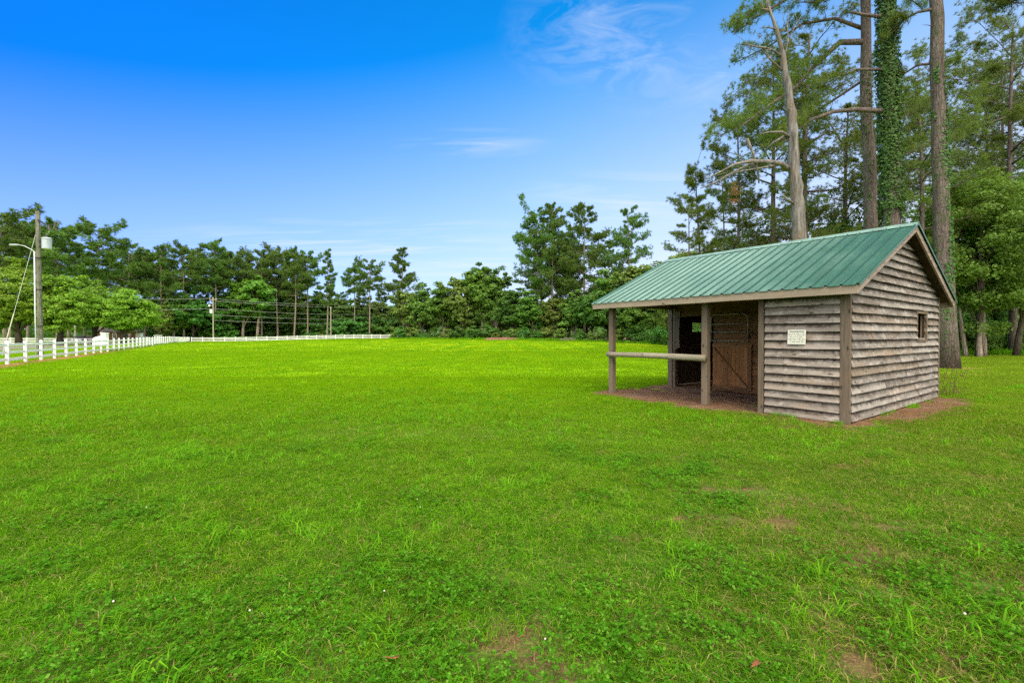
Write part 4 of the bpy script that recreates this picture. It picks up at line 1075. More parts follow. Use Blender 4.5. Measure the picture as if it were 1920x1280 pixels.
# ------------------------------------------------------------------ trees
def unit(v): return v/(np.linalg.norm(v, axis=-1, keepdims=True)+1e-9)
def tufts_mesh(cen, axis, n, L, w, g, spread=1.0):
    T = len(cen); d = unit(axis[:, None]*.75+g.normal(0, spread*.62, (T, n, 3)))
    l = L*g.uniform(.6, 1.15, (T, n, 1)); side = unit(np.cross(d, g.normal(0, 1, (T, n, 3))))
    c = cen[:, None]+d*.02
    V = np.stack([c+side*w*.5+d*l*.12, c-side*w*.5+d*l*.12, c+d*l+g.normal(0, L*.06, (T, n, 3))], 2).reshape(-1, 3)
    f = np.arange(len(V)).reshape(-1, 3); return V, f
def cards(cen, nrm, s, g, asp=.62):
    n = len(cen); nrm = unit(nrm); a = unit(np.cross(nrm, g.normal(0, 1, (n, 3)))); b = np.cross(nrm, a)
    s = s*g.uniform(.65, 1.3, (n, 1)); fold = nrm*s*g.uniform(-.18, .18, (n, 1))
    V = np.stack([cen-a*s, cen+b*s*asp+fold, cen+a*s, cen-b*s*asp+fold], 1).reshape(-1, 3)
    return V, np.arange(4*n).reshape(-1, 4)
class Sprays:
    def __init__(s): s.c = []; s.a = []
    def add(s, c, a): s.c.append(c); s.a.append(a)
def limb(mb, sp, path, r0, r1, g, twigs, tl, tufts, droop=.0, start=.3, upb=.35, seg=6):
    "a limb with side twigs that end in needle tufts"
    P = np.array([tuple(p) for p in path], float); n = len(P)
    mb.tube(P, np.linspace(r0, r1, n), seg)
    tt = np.linspace(0, 1, n)
    for k in range(twigs):
        s = start+(1-start)*(k+g.random())/twigs
        p = np.array([np.interp(s, tt, P[:, i]) for i in range(3)]); d = np.array([np.interp(min(1, s+.05), tt, P[:, i]) for i in range(3)])-np.array([np.interp(s-.05, tt, P[:, i]) for i in range(3)])
        d = d/(np.linalg.norm(d)+1e-9); az = g.uniform(-1.35, 1.35); c, q = math.cos(az), math.sin(az)
        e = np.array([d[0]*c-d[1]*q, d[0]*q+d[1]*c, d[2]*.5+g.uniform(-.4, .6)+upb*.5-droop]); e /= np.linalg.norm(e)+1e-9
        l = tl*g.uniform(.45, 1.2)*(1-.35*s); m = p+e*l*.55+np.array([0, 0, -.04*l]); t = p+e*l+np.array([0, 0, .08*l])
        mb.tube([p, m, t], [max(r1*.8, .012), max(r1*.6, .009), .006], 4, False)
        for j in range(tufts):
            f = 1-.85*(j/max(1, tufts))*(.6+.4*g.random()) if j else 1.0
            pos = p+(t-p)*f+g.normal(0, .16*tl, 3)*np.array([1, 1, .7])*(1 if j else .2)
            sp.add(pos, unit(e*.6+np.array([0, 0, upb+.25])))
def pine(name, H, cb, Rr, nb, seed, n, L, w, r0, twk=2.4, tufts=3, lean=(0, 0), matn=None, matb=None, top=.1, sparse=.2, prof=None, tls=.55):
    "returns a pine_tree thing at the origin"
    g = np.random.default_rng(seed); root = empty('pine_tree')
    mb = MB(); k = 12; z = np.linspace(-.15, H*.985, k)
    bend = g.normal(0, .012*H, 2)
    ax = lambda f: np.array([lean[0]*f*H+bend[0]*math.sin(f*3.1), lean[1]*f*H+bend[1]*math.sin(f*2.7), 0])
    tr = [ax(q/H)+np.array([0, 0, q]) for q in z]
    rad = [r0*(1.28 if i == 0 else 1.0)*(1-.80*(q/H)**1.15) for i, q in enumerate(np.maximum(z, 0))]
    mb.tube(tr, rad, 10); sp = Sprays()
    for i in range(nb):
        f = ((i+g.random())/nb); zz = H*(cb+(1-cb)*f*.985); a = i*2.4+g.normal(0, .5)
        pr = prof(f) if prof else math.sqrt(max(.06, 1-((f-.40)/.62)**2))
        l = Rr*pr*g.uniform(.6, 1.18)
        if g.random() < sparse: l *= .35
        el = -.10+.80*f+g.normal(0, .24)
        b = ax(zz/H)+np.array([0, 0, zz]); d = np.array([math.cos(a), math.sin(a), 0])
        path = [b+d*l*s+np.array([0, 0, l*(math.tan(el)*s*(1-.3*s)+.10*s*s)])+(g.normal(0, .035*l, 3) if s else 0) for s in (0, .3, .6, .85, 1.0)]
        rb = max(.02, .35*r0*(l/Rr)*(1-.5*f)); limb(mb, sp, path, rb, .012, g, max(3, int(l*twk)+2), max(.5, l*tls), tufts, start=.22)
    topc = ax(1.0)+np.array([0, 0, H*.97])
    for i in range(int(6+nb*top)): sp.add(topc+g.normal(0, [.35, .35, .45]), np.array([0, 0, 1.]))
    mb.build('trunk', matb or M['farbark'], root, smooth=True)
    V, f = tufts_mesh(np.array(sp.c), np.array(sp.a), n, L, w, g)
    obj('crown', np_mesh('pine_needles', V, [f]), root, (0, 0, 0), matn or M['needle_far'])
    return root
def leafy(name, H, z0, Rx, clusters, per, s, rc, seed, mat, bark, r0=.22, shape=1.0, nl=10, holes=.25, stems=1, ctop=.55):
    "a broad-leaved tree or shrub: leaf clusters through an uneven crown, carried by limbs"
    g = np.random.default_rng(seed); root = empty(name)
    cz = z0+(H-z0)*ctop*.85; ru = H-cz; rl = cz-z0
    D = unit(g.normal(0, 1, (clusters, 3))); lob = .78+.42*np.sin(D[:, 0]*3.1+seed)*np.cos(D[:, 1]*2.7+seed*1.7)*np.cos(D[:, 2]*2.3+seed*.6)
    rr = g.uniform(.2, 1, clusters)**.5*lob
    cen = np.stack([D[:, 0]*Rx*rr, D[:, 1]*Rx*rr, cz+np.where(D[:, 2] > 0, ru, rl)*D[:, 2]*rr], 1)
    cen[:, :2] *= (1-.35*sm((cen[:, 2]-cz)/ru, .3, 1.2)*shape)[:, None]
    keep = g.random(clusters) > holes*.5; cen = cen[keep]; K = len(cen)
    rcs = rc*g.uniform(.6, 1.3, (K, 1, 1))
    q = g.normal(0, 1, (K, per, 3)); q = q/np.linalg.norm(q, axis=2, keepdims=True)*g.uniform(.2, 1, (K, per, 1))**.6
    off = q*rcs*np.array([1, 1, .55]); P = (cen[:, None]+off).reshape(-1, 3)
    out = unit(P-np.array([0, 0, cz])); N = out*.5+np.array([0, 0, .65])+g.normal(0, .55, P.shape)+unit(off.reshape(-1, 3))*.35
    m = P[:, 2] > max(.1, z0*.55); V, f = cards(P[m], N[m], s, g)
    mb = MB()
    for st in range(stems):
        a = g.uniform(0, 6.28); ox, oy = (.0, 0.) if stems == 1 else (g.normal(0, .35), g.normal(0, .35))
        tx, ty = g.normal(0, .07*H, 2) if stems == 1 else g.normal(0, .18*H, 2); tz = cz+ru*.35
        pts_ = [(ox+tx*k**1.3, oy+ty*k**1.3, -.15+(tz+.15)*k) for k in np.linspace(0, 1, 7)]; r = r0/math.sqrt(stems)
        mb.tube(pts_, np.array([1.3, .95, .85, .7, .55, .38, .18])*r, 8)
        for k in range(nl//stems):
            c = cen[g.integers(0, K)]; h = np.clip((c[2]-.2*H-np.hypot(c[0], c[1])*.5)/tz, .22, .9)
            b = np.array([ox+tx*h**1.3, oy+ty*h**1.3, tz*h]); mid = b*.45+c*.55+np.array([0, 0, .06*H*g.random()])
            mb.tube([b, mid, c], [r*.36, r*.22, r*.07], 5, False)
    mb.build('trunk' if stems == 1 or H > 4 else 'stems', bark, root, smooth=True)
    obj('crown', np_mesh('leaves', V, [f]), root, (0, 0, 0), mat)
    return root

# ---- prototypes for the far trees (unit height 24 m for pines, 12 m for broad-leaved)
far_pines = [
    pine('p', 24, .50, 4.0, 36, 101, 11, .60, .13, .26, 2.6, 7),
    pine('p', 24, .58, 4.6, 32, 102, 11, .60, .13, .26, 2.6, 7, sparse=.2),
    pine('p', 24, .40, 3.0, 42, 103, 11, .58, .13, .24, 2.6, 7, prof=lambda f: (1-f*.85)),
    pine('p', 24, .62, 3.9, 28, 104, 11, .60, .13, .25, 2.6, 7),
    pine('p', 24, .40, 4.4, 44, 105, 11, .60, .13, .28, 2.5, 7, prof=lambda f: (1-f)**.8+.12)]
mid_pines = [
    pine('p', 28, .30, 4.4, 50, 111, 18, .46, .085, .30, 2.8, 8),
    pine('p', 28, .36, 4.8, 46, 112, 18, .46, .085, .30, 2.8, 8, sparse=.22),
    pine('p', 28, .38, 4.2, 42, 113, 18, .46, .085, .28, 2.8, 8, sparse=.15)]
far_leafy = [
    leafy('leafy_tree', 12, 1.9, 4.4, 190, 60, .24, .8, 201, M['leaf_far'], M['farbark']),
    leafy('leafy_tree', 12, 1.6, 3.6, 160, 60, .24, .78, 202, M['leaf_far'], M['farbark'], shape=1.6),
    leafy('leafy_tree', 12, 1.8, 4.0, 180, 60, .24, .75, 203, M['leaf_olive'], M['farbark']),
    leafy('leafy_tree', 12, 3.2, 3.2, 130, 62, .24, .72, 204, M['leaf_bright'], M['farbark'], holes=.5, shape=1.3),
    leafy('leafy_tree', 12, 1.6, 4.6, 200, 56, .25, .8, 205, M['leaf_dark'], M['darkbark'])]
far_shrubs = [
    leafy('shrub', 3.2, .1, 1.9, 46, 42, .20, .6, 211, M['leaf_dark'], M['darkbark'], .08, stems=3, nl=6),
    leafy('shrub', 3.2, .05, 2.2, 50, 42, .20, .6, 212, M['leaf_dark'], M['darkbark'], .08, stems=3, nl=6),
    leafy('shrub', 3.2, .1, 1.7, 40, 42, .20, .55, 213, M['leaf_olive'], M['darkbark'], .07, stems=3, nl=6)]
BASEH = {}
for L_, h in ((far_pines, 24.), (mid_pines, 28.), (far_leafy, 12.), (far_shrubs, 3.2)):
    for o in L_: BASEH[o.name] = h
used = set()
def plant(proto, px, Z, ytop, label, cat, group=None, wide=1.0, H=None, sink=0.0):
    x = gx(px, Z); z = float(ground_z(x, Z))
    h = H if H else CAMH+(HZ-ytop)/F*Z-z
    k = h/BASEH[proto.name]; sc = (k*wide, k*wide, k); rz = rng.random()*6.283
    if proto.name not in used:
        used.add(proto.name); r = proto; r.location = (x, Z, z-sink); r.rotation_euler = (0, 0, rz); r.scale = sc
        r['label'] = label
        if group: r['group'] = group
    else:
        r = copy_thing(proto, (x, Z, z-sink), rz, sc, label, group)
        if not group and 'group' in r: del r['group']
    r['category'] = cat
    return r
fp, mp_, fl, fs = far_pines, mid_pines, far_leafy, far_shrubs
GL = 'pines above the round green trees'; GF = 'pines behind the far fence'
# pines at the left, above the round trees
for proto, px, Z, yt, wd, lab in (
    (fp[1], 12, 96, 406, 1.35, 'dark pine cut by the left edge of the picture, behind the round trees'),
    (fp[3], 52, 108, 424, 1.0, 'thin-topped pine just left of the near utility pole'),
    (fp[0], 108, 99, 428, 1.30, 'flat-topped pine just right of the near utility pole transformer'),
    (fp[4], 128, 118, 442, 1.1, 'dense pine between the flat-topped pine and the lone tall one'),
    (fp[1], 192, 104, 433, 1.12, 'tall open pine standing clear of its neighbours above the round trees'),
    (fp[0], 243, 122, 466, 1.2, 'broad pine rising over the end of the round green trees'),
    (fp[3], 272, 130, 478, 1.1, 'lower pine with a rounded top right of the broad one'),
    (fp[4], 306, 126, 464, 1.05, 'bushy pine above the bend of the left fence')):
    plant(proto, px, Z, yt, lab, 'pine tree', GL, wd)
for proto, px, Z, yt, wd, lab in (
    (fp[1], 345, 130, 472, 1.1, 'open pine left of the pale far pole'),
    (fp[0], 401, 134, 459, .95, 'tallest pine above the pale far pole'),
    (fp[3], 434, 138, 481, 1.0, 'flat-topped pine just right of the tallest far pine'),
    (fp[3], 491, 142, 477, 1.0, 'bare-stemmed pine left of the far middle of the fence'),
    (fp[1], 521, 146, 476, 1.0, 'second bare-stemmed pine in the middle of the far row'),
    (fp[0], 551, 143, 475, .95, 'pine with a broad rounded head in the middle of the far row'),
    (fp[3], 577, 147, 479, .95, 'pine with drooping right side at the end of the broad far group'),
    (fp[2], 613, 144, 470, .95, 'slender spire-like pine standing alone above the grey bare pole'),
    (fp[3], 664, 150, 502, 1.0, 'short open pine right of the slender spire-like one'),
    (fp[3], 693, 146, 494, 1.0, 'pine with a long pale bare trunk near the end of the far fence'),
    (fp[4], 757, 150, 468, 1.05, 'large tiered pine behind the end of the far fence')):
    plant(proto, px, Z, yt, lab, 'pine tree', GF, wd)
fill_g = 'pines deeper in the wood'
for px, Z, yt in ((20, 120, 440), (75, 118, 446), (158, 126, 500), (215, 128, 505), (258, 134, 486), (290, 140, 482), (328, 142, 484), (366, 138, 478), (388, 146, 486), (420, 150, 482), (455, 150, 490), (470, 158, 494), (506, 158, 486), (536, 160, 484), (565, 162, 490), (592, 160, 535), (640, 164, 545), (680, 166, 545), (712, 166, 540)):
    plant(fp[int(rng.integers(0, 5))], px, Z, yt+rng.normal(0, 5), 'pine in the back rows of the wood, hidden below its tops by nearer trees', 'pine tree', fill_g, 1.1)
# broad-leaved trees of the far line
for proto, px, Z, yt, wd, lab in (
    (fl[0], 325, 128, 545, 1.2, 'rounded green tree left of the pale far pole'),
    (fl[4], 362, 131, 540, 1.2, 'dark rounded tree just behind the pale far pole'),
    (fl[2], 300, 124, 560, 1.1, 'low olive tree where the left fence meets the far fence'),
    (fl[4], 430, 140, 540, 1.2, 'dark tree between the pale far pole and the bright green one'),
    (fl[3], 455, 138, 512, 1.1, 'bright green tree, left half of the brightest clump in the far row'),
    (fl[3], 482, 137, 506, 1.1, 'bright green tree, right half of the brightest clump in the far row'),
    (fl[4], 520, 155, 550, 1.3, 'dark tree under the bare-stemmed far pines'),
    (fl[0], 560, 158, 540, 1.2, 'green tree under the broad-headed far pine'),
    (fl[4], 600, 160, 545, 1.2, 'dark green tree behind the bare grey pole'),
    (fl[0], 635, 161, 550, 1.2, 'green tree between the bare grey pole and the pale pine trunk'),
    (fl[1], 668, 164, 560, 1.2, 'small green tree just left of the pale pine trunk'),
    (fl[2], 709, 163, 556, 1.1, 'olive tree just right of the pale pine trunk'),
    (fl[2], 765, 140, 535, 1.0, 'olive green tree at the right end of the far fence'),
    (fl[1], 792, 134, 524, 1.0, 'leafy tree below the large tiered pine'),
    (fl[0], 833, 128, 526, 1.05, 'spreading tree right of the large tiered pine'),
    (fl[2], 868, 124, 506, .95, 'taller olive tree with a loose rounded top'),
    (fl[3], 905, 122, 478, .95, 'tallest light green tree in the middle of the wood edge'),
    (fl[1], 931, 120, 492, .9, 'narrow loose-topped tree right of the tallest light green one'),
    (fl[4], 965, 114, 532, 1.1, 'dark low tree above the reddish earth heap'),
    (fl[0], 1000, 108, 543, 1.1, 'green tree below the leaning tall pine'),
    (fl[2], 1040, 105, 548, 1.05, 'yellowish green tree between the earth heap and the brush pile'),
    (fl[1], 1075, 101, 540, 1.1, 'green tree behind the brush pile'),
    (fl[4], 1110, 98, 530, 1.1, 'dark tree behind the porch end of the shelter roof'),
    (fl[0], 1150, 92, 502, 1.0, 'full green tree over the left corner of the green roof'),
    (fl[2], 1195, 88, 478, 1.0, 'olive tree with uneven top above the green roof eave'),
    (fl[1], 1228, 84, 492, 1.0, 'leafy tree just left of the ridge end'),
    (fl[4], 1165, 86, 545, 1.2, 'dark tree seen under the porch roof by the left post'),
    (fl[0], 1205, 80, 545, 1.2, 'green tree seen under the porch roof between the two left posts'),
    (fl[2], 1285, 70, 447, .8, 'olive tree above the left half of the roof ridge')):
    plant(proto, px, Z, yt, lab, 'tree', 'broad-leaved trees of the far wood', wd)
for px, Z, yt in ((340, 150, 560), (400, 152, 560), (450, 156, 556), (500, 158, 560), (545, 158, 560), (590, 160, 560), (630, 162, 565), (690, 166, 570), (722, 176, 585), (745, 170, 575), (800, 150, 560), (850, 142, 556), (890, 138, 550), (940, 134, 556), (985, 126, 560), (1025, 122, 565), (1065, 118, 560), (1100, 114, 555), (1140, 110, 550), (1180, 104, 545), (1215, 100, 540), (1250, 92, 520)):
    plant(fl[4] if rng.random() < .6 else fl[0], px, Z, yt, 'shaded tree in the back of the far wood, its foot hidden by nearer growth', 'tree', 'trees in the back of the far wood', 1.4)
# tall pines in the middle right
for proto, px, Z, yt, wd, lab in (
    (mp_[1], 1004, 110, 399, .95, 'tall pine at the left of the group above the wood, leaning left'),
    (mp_[0], 1034, 109, 388, .85, 'tall pine with a full head, second of the group above the wood'),
    (mp_[0], 1096, 105, 388, .95, 'tall straight pine in the middle of the group above the wood'),
    (mp_[2], 1066, 117, 430, .8, 'shorter pine squeezed between the two tallest above the wood'),
    (mp_[2], 1176, 101, 400, .85, 'tall pine with bent trunk just left of the shelter roof')):
    plant(proto, px, Z, yt, lab, 'pine tree', 'tall pines above the far wood', wd)
for px, Z, yt in ((1018, 118, 455), (1068, 116, 450), (1140, 112, 455)):
    plant(mp_[int(rng.integers(0, 3))], px, Z, yt, 'lower pine filling in behind the tall pines left of the shelter roof', 'pine tree', 'lower pines behind the tall group', 1.0)
# undergrowth
for k in range(58):
    x = -80+k*1.95+rng.normal(0, .7)
    y = float(np.interp(x, EDGE_X, EDGE_Y))+rng.uniform(.8, 3.5)
    px = 960+F*x/y
    if 1245 < px < 1760: continue
    low = 300 < px < 740
    plant(fs[int(rng.integers(0, 3))], px, y, 0, 'bush in the undergrowth along the foot of the far wood', 'bush', 'undergrowth bushes of the far wood', 1.15, H=rng.uniform(.9, 2.2) if low else rng.uniform(1.2, 3.6))

# dark understorey behind the bare pine trunks along the far fence
for k in range(34):
    px = 300+k*13.2+rng.normal(0, 4); Z = 150-18*(px < 420)+rng.uniform(0, 10)
    plant(fs[(1, 0, 1)[k % 3]], px, Z, 0, 'bush deep in the wood behind the bare trunks along the far fence', 'bush', 'understorey bushes behind the far fence', 1.3, H=rng.uniform(4.2, 7.5))
# ---- the round yellow-green trees by the road
mk = lambda seed, H, Rx, lab, px, Z, mat, z0=2.0: (lambda r: (setattr(r, 'location', (gx(px, Z), Z, float(ground_z(gx(px, Z), Z)))), tag(r, lab, 'tree', 'round trees by the road')))(
    leafy('leafy_tree', H, z0, Rx, 560, 62, .17, .78, seed, M[mat], M['darkbark'], .42, 1.1, 18, .1, ctop=.46))
mk(301, 13.6, 7.2, 'big round yellow-green tree behind the near utility pole, left of it', 36, 73, 'leaf_maple')
mk(302, 12.6, 6.4, 'big round yellow-green tree just right of the near utility pole', 112, 76, 'leaf_maple', 2.2)
mk(303, 11.3, 5.2, 'round yellow-green tree between the parked cars and the white entrance wall', 178, 84, 'leaf_maple', 2.3)
mk(304, 10.6, 5.4, 'rounded green tree at the right end of the round trees, over the white pillars', 232, 82, 'leaf_maple', 1.6)
mk(305, 11.6, 5.0, 'leafy tree behind the round trees at the left picture edge', -18, 86, 'leaf_bright')

# distant woods closing the horizon: too many and too far to count
g = np.random.default_rng(77); n = 26000
a = g.uniform(-1.25, 1.35, n); rr_ = g.uniform(175, 260, n); rr_ = np.where(a > .35, rr_*.62, rr_)
hz = g.random(n)**.9*(9+7*vnoise(a*40, 2, 1.)); P = np.stack([np.sin(a)*rr_*1.15, np.cos(a)*rr_, hz], 1); P = P[(P[:, 1] > 45)]
P = P[~((np.abs(P[:, 0]/P[:, 1]-(731-960)/F) < .012) & (P[:, 1] < 190))]
V, f = cards(P, g.normal(0, 1, P.shape)+np.array([0, -.4, .5]), 1.5, g)
dw = obj('distant_woods', np_mesh('distant_woods', V, [f]), None, (0, 0, 0), M['leaf_dark']); tag(dw, 'far woods filling the gaps between the trunks of the tree line', 'woods', kind='stuff')
# ------------------------------------------------------------------ the near trees behind and right of the shelter
def big_pine(base, tip, H, r0, label, bark, limbs, seed, crown=None, n=24, L=.25, w=.021, flare=1.35):
    root = empty('pine_tree', tuple(base)); tag(root, label, 'pine tree'); g = np.random.default_rng(seed)
    b = np.array(base); t = (np.array(tip)-b); t = t/t[2]*H
    mb = MB(); k = 16; z = np.linspace(0, 1, k); wob = g.normal(0, .05, (k, 2)); wob[:3] = 0
    tr = [t*f+np.array([wob[i, 0], wob[i, 1], -.2 if i == 0 else 0]) for i, f in enumerate(z)]
    rad = [r0*(1-.72*f**1.1)*(flare if i == 0 else 1.10 if i == 1 else 1) for i, f in enumerate(z)]
    v, f4, f3 = tube_np(tr, rad, 18); nn = np.repeat(np.array(tr), 18, 0); m_ = len(nn)
    v[:m_] = nn+(v[:m_]-nn)*(1+g.normal(0, .035, (m_, 1))); mb.add(v, f4, f3)
    sp = Sprays(); mossy = MB()
    for path, ra, rb, tw, tl, tf, st in limbs:
        P = [np.array(tuple(q))-b for q in path]
        q = P[0]; P[0] = t*(q[2]/t[2])
        limb(mb, sp, P, ra, rb, g, tw, tl, tf, start=st, seg=8)
    if crown:
        z0, z1, Rr, nb = crown
        for i in range(nb):
            f = (i+g.random())/nb; zz = z0+(z1-z0)*f; a = i*2.4+g.normal(0, .4); l = Rr*(1-.8*f)**.6*g.uniform(.6, 1.15); el = -.05+.8*f+g.normal(0, .15)
            o = t*(zz/t[2]); d = np.array([math.cos(a), math.sin(a), 0])
            P = [o+d*l*s+np.array([0, 0, l*math.tan(el)*s*(1-.3*s)])+(g.normal(0, .03*l, 3) if s else 0) for s in (0, .3, .6, .85, 1)]
            limb(mb, sp, P, .10*(l/Rr)+.02, .014, g, int(l*2.6)+3, max(.6, l*.36), 6, start=.25)
    mb.build('trunk', bark, root, smooth=True)
    if sp.c:
        V, f = tufts_mesh(np.array(sp.c), np.array(sp.a), n, L, w, g, 1.1); obj('crown', np_mesh('pine_needles', V, [f]), root, (0, 0, 0), M['needle'])
    return root, t
Z = 26.0
pineA, _ = big_pine((gx(1640, Z), Z, 0), at(1614, 0, Z), 33, .38, 'tall pine with bare purplish trunk just left of the ivy-covered trunk', M['pinebark'], [
    ([at(1610, 83, 26), at(1570, 84, 25.7), at(1530, 120, 25.2), at(1490, 165, 24.8), at(1440, 200, 24.4), at(1395, 234, 24), at(1345, 258, 23.7)], .17, .02, 40, 1.5, 12, .30),
    ([at(1612, 60, 26), at(1560, 40, 26.4), at(1500, 50, 27), at(1440, 90, 27.5), at(1380, 120, 28)], .11, .02, 22, 1.2, 10, .3),
    ([at(1610, -70, 26), at(1540, -30, 25.4), at(1470, 5, 25), at(1410, 40, 24.6), at(1372, 70, 24.3)], .12, .02, 30, 1.3, 12, .25),
    ([at(1610, -20, 26), at(1570, -15, 25), at(1530, 10, 24.5), at(1490, 10, 24)], .09, .02, 16, 1.1, 10, .3),
    ([at(1614, 150, 26), at(1560, 190, 27), at(1500, 230, 28), at(1440, 262, 29)], .08, .02, 26, 1.3, 12, .3),
    ([at(1618, -40, 26), at(1670, -20, 27), at(1720, 20, 28)], .08, .02, 14, 1.0, 10, .3)], 401, (24, 33, 6., 30))
Z = 21.7
pineR, _ = big_pine((gx(1777, Z), Z, 0), at(1747, 0, Z), 30, .37, 'thick bare pine trunk rising right behind the back corner of the shelter', M['pinebark_moss'], [
    ([at(1738, 22, 21.7), at(1715, 28, 21.9), at(1690, 42, 22.2), at(1660, 75, 22.6)], .075, .02, 12, .9, 10, .5),
    ([at(1740, 122, 21.7), at(1715, 126, 22.2), at(1690, 142, 22.8), at(1665, 165, 23.4)], .07, .02, 12, 1.0, 10, .5),
    ([at(1750, -50, 21.7), at(1800, -10, 21), at(1850, 8, 20.4), at(1905, 12, 20)], .08, .02, 24, 1.1, 10, .35),
    ([at(1750, -90, 21.7), at(1810, -50, 22.5), at(1870, -20, 23), at(1930, 10, 23)], .08, .02, 18, 1.1, 10, .35),
    ([at(1744, 56, 21.7), at(1732, 52, 21.7), at(1724, 52, 21.7)], .02, .006, 0, .2, 0, .5),
    ([at(1749, 175, 21.7), at(1742, 172, 21.6), at(1737, 176, 21.5)], .02, .006, 0, .2, 0, .5)], 402, (22.5, 30, 6.0, 26), flare=1.3)
Z = 23.0
pineI, tI = big_pine((gx(1681, Z), Z, 0), at(1655, 0, Z), 29, .40, 'pine trunk thickly wrapped in green ivy behind the shelter roof', M['pinebark'], [
    ([at(1645, 212, 23), at(1600, 208, 22.7), at(1560, 212, 22.4), at(1520, 226, 22.1), at(1490, 245, 21.9), at(1452, 285, 21.7)], .13, .025, 16, 1.1, 8, .55),
    ([at(1642, 134, 23), at(1600, 134, 22.5), at(1572, 148, 22.2), at(1545, 166, 22)], .075, .02, 9, .9, 8, .5),
    ([at(1640, 38, 23), at(1612, 33, 22.6), at(1590, 28, 22.4)], .09, .05, 0, .3, 0, .5),
    ([at(1665, 300, 23), at(1700, 290, 24), at(1745, 270, 25), at(1790, 265, 26)], .05, .015, 18, 1.1, 8, .3),
    ([at(1663, 240, 23), at(1700, 215, 24), at(1740, 200, 25)], .05, .015, 16, 1.1, 8, .25)], 403, (23, 29, 5.5, 24))
def ivy_on(root, t, H, r0, n, z0, z1, s, seed, thick, dens):
    g = np.random.default_rng(seed); z = g.uniform(z0, z1, n*2); a = g.uniform(0, 6.283, n*2)
    k = fbm(a*1.6+seed, z, .75); keep = k+dens(z) > .62; z = z[keep][:n]; a = a[keep][:n]; k = k[keep][:n]
    rad = r0*(1-.72*(z/H)**1.1)*1.03+thick*g.random(len(z))**.8*(.35+1.1*np.clip(k, 0, 1))*np.clip(dens(z)+.35, .15, 1)
    d = np.stack([np.cos(a), np.sin(a), np.zeros_like(a)], 1)
    c = np.array(t)/H*z[:, None]; c[:, 2] = z; P = c+d*rad[:, None]
    V, f = cards(P, d*1.0+np.array([0, 0, .35])+g.normal(0, .38, P.shape), s, g, .8)
    m = MB()
    obj('ivy', np_mesh('ivy_leaves', V, [f]), root, (0, 0, 0), M['ivy'])
ivy_on(pineI, tI, 29, .40, 15000, .3, 21, .062, 5, .36, lambda z: np.where(z > 7.6, .42, np.where(z > 6.2, .12, np.where(z > 5, .02, .16))))
ivy_on(pineR, _, 30, .37, 2600, .6, 14, .055, 6, .10, lambda z: np.where((z > 8.2) & (z < 11.8), .17, .03))
ivy_on(pineA, _, 33, .38, 900, .6, 18, .06, 8, .07, lambda z: np.where((z > 12) & (z < 16), .10, .03))

# the dead tree
Z = 20.0; base = np.array((gx(1503, Z), Z, 0.)); dead = empty('dead_tree', tuple(base)); tag(dead, 'bare grey dead tree with a broken top behind the roof ridge', 'dead tree')
g = np.random.default_rng(44); mb = MB()
prof = [(1505, 700, .38), (1501, 560, .345), (1497, 450, .335), (1494, 395, .325), (1489, 340, .30), (1486, 300, .285), (1484, 260, .255), (1480, 215, .235), (1474, 170, .195), (1467, 130, .16), (1460, 95, .125), (1452, 60, .10), (1444, 35, .075), (1437, 18, .05)]
pa_ = np.array(prof, float)[::-1]; yy = np.linspace(pa_[0, 1], pa_[-1, 1], 46)[::-1]
prof = [(np.interp(q, pa_[:, 1], pa_[:, 0])+g.normal(0, .7), q, np.interp(q, pa_[:, 1], pa_[:, 2])*(1+.07*math.sin(q*.13)+g.normal(0, .03))) for q in yy]
P = [np.array(tuple(at(a, b, Z)))-base for a, b, r in prof]
v, f4, f3 = tube_np(P, [r*.76 for *_, r in prof], 16); nn = np.repeat(np.array(P), 16, 0); m_ = len(nn); v[:m_] = nn+(v[:m_]-nn)*(1+g.normal(0, .11, (m_, 1))); mb.add(v, f4, f3)
def dl(pts_, r0, r1): mb.tube([np.array(tuple(at(a, b, z)))-base for a, b, z in pts_], np.linspace(r0, r1, len(pts_)), 7)
dl([(1474, 318, 20), (1464, 309, 19.8), (1440, 305, 19.4), (1405, 304, 19), (1375, 310, 18.7), (1352, 322, 18.5)], .13, .03)
dl([(1440, 305, 19.4), (1400, 312, 19.2), (1370, 326, 19), (1340, 344, 18.9), (1312, 354, 18.8)], .07, .02)
dl([(1464, 309, 19.8), (1430, 316, 20.2), (1390, 322, 20.6), (1345, 335, 21)], .06, .015)
dl([(1352, 322, 18.5), (1335, 330, 18.4), (1322, 338, 18.3)], .03, .01); dl([(1375, 310, 18.7), (1362, 296, 18.6), (1366, 280, 18.5)], .025, .008)
dl([(1476, 258, 20), (1464, 250, 19.7), (1440, 250, 19.4), (1425, 253, 19.2)], .07, .02)
dl([(1470, 258, 20), (1448, 270, 20.4), (1430, 288, 20.8)], .09, .04)
dl([(1460, 110, 20), (1448, 100, 19.7), (1432, 94, 19.4), (1412, 92, 19.1), (1389, 86, 18.9)], .06, .018)
dl([(1462, 135, 20), (1452, 126, 19.8), (1440, 115, 19.6), (1433, 106, 19.5), (1437, 94, 19.4)], .05, .018)
dl([(1452, 60, 20), (1436, 56, 19.8), (1420, 58, 19.7)], .035, .012)
dl([(1468, 108, 20), (1474, 80, 20.3), (1472, 55, 20.5), (1476, 28, 20.6)], .035, .01); dl([(1474, 80, 20.3), (1486, 55, 20.5), (1498, 35, 20.7)], .02, .008); dl([(1472, 60, 20.4), (1464, 40, 20.4), (1466, 22, 20.4)], .018, .006)
dl([(1490, 385, 20), (1476, 376, 19.8), (1466, 368, 19.7)], .07, .03)
dl([(1444, 35, 20), (1436, 24, 20), (1424, 22, 19.9)], .05, .02)
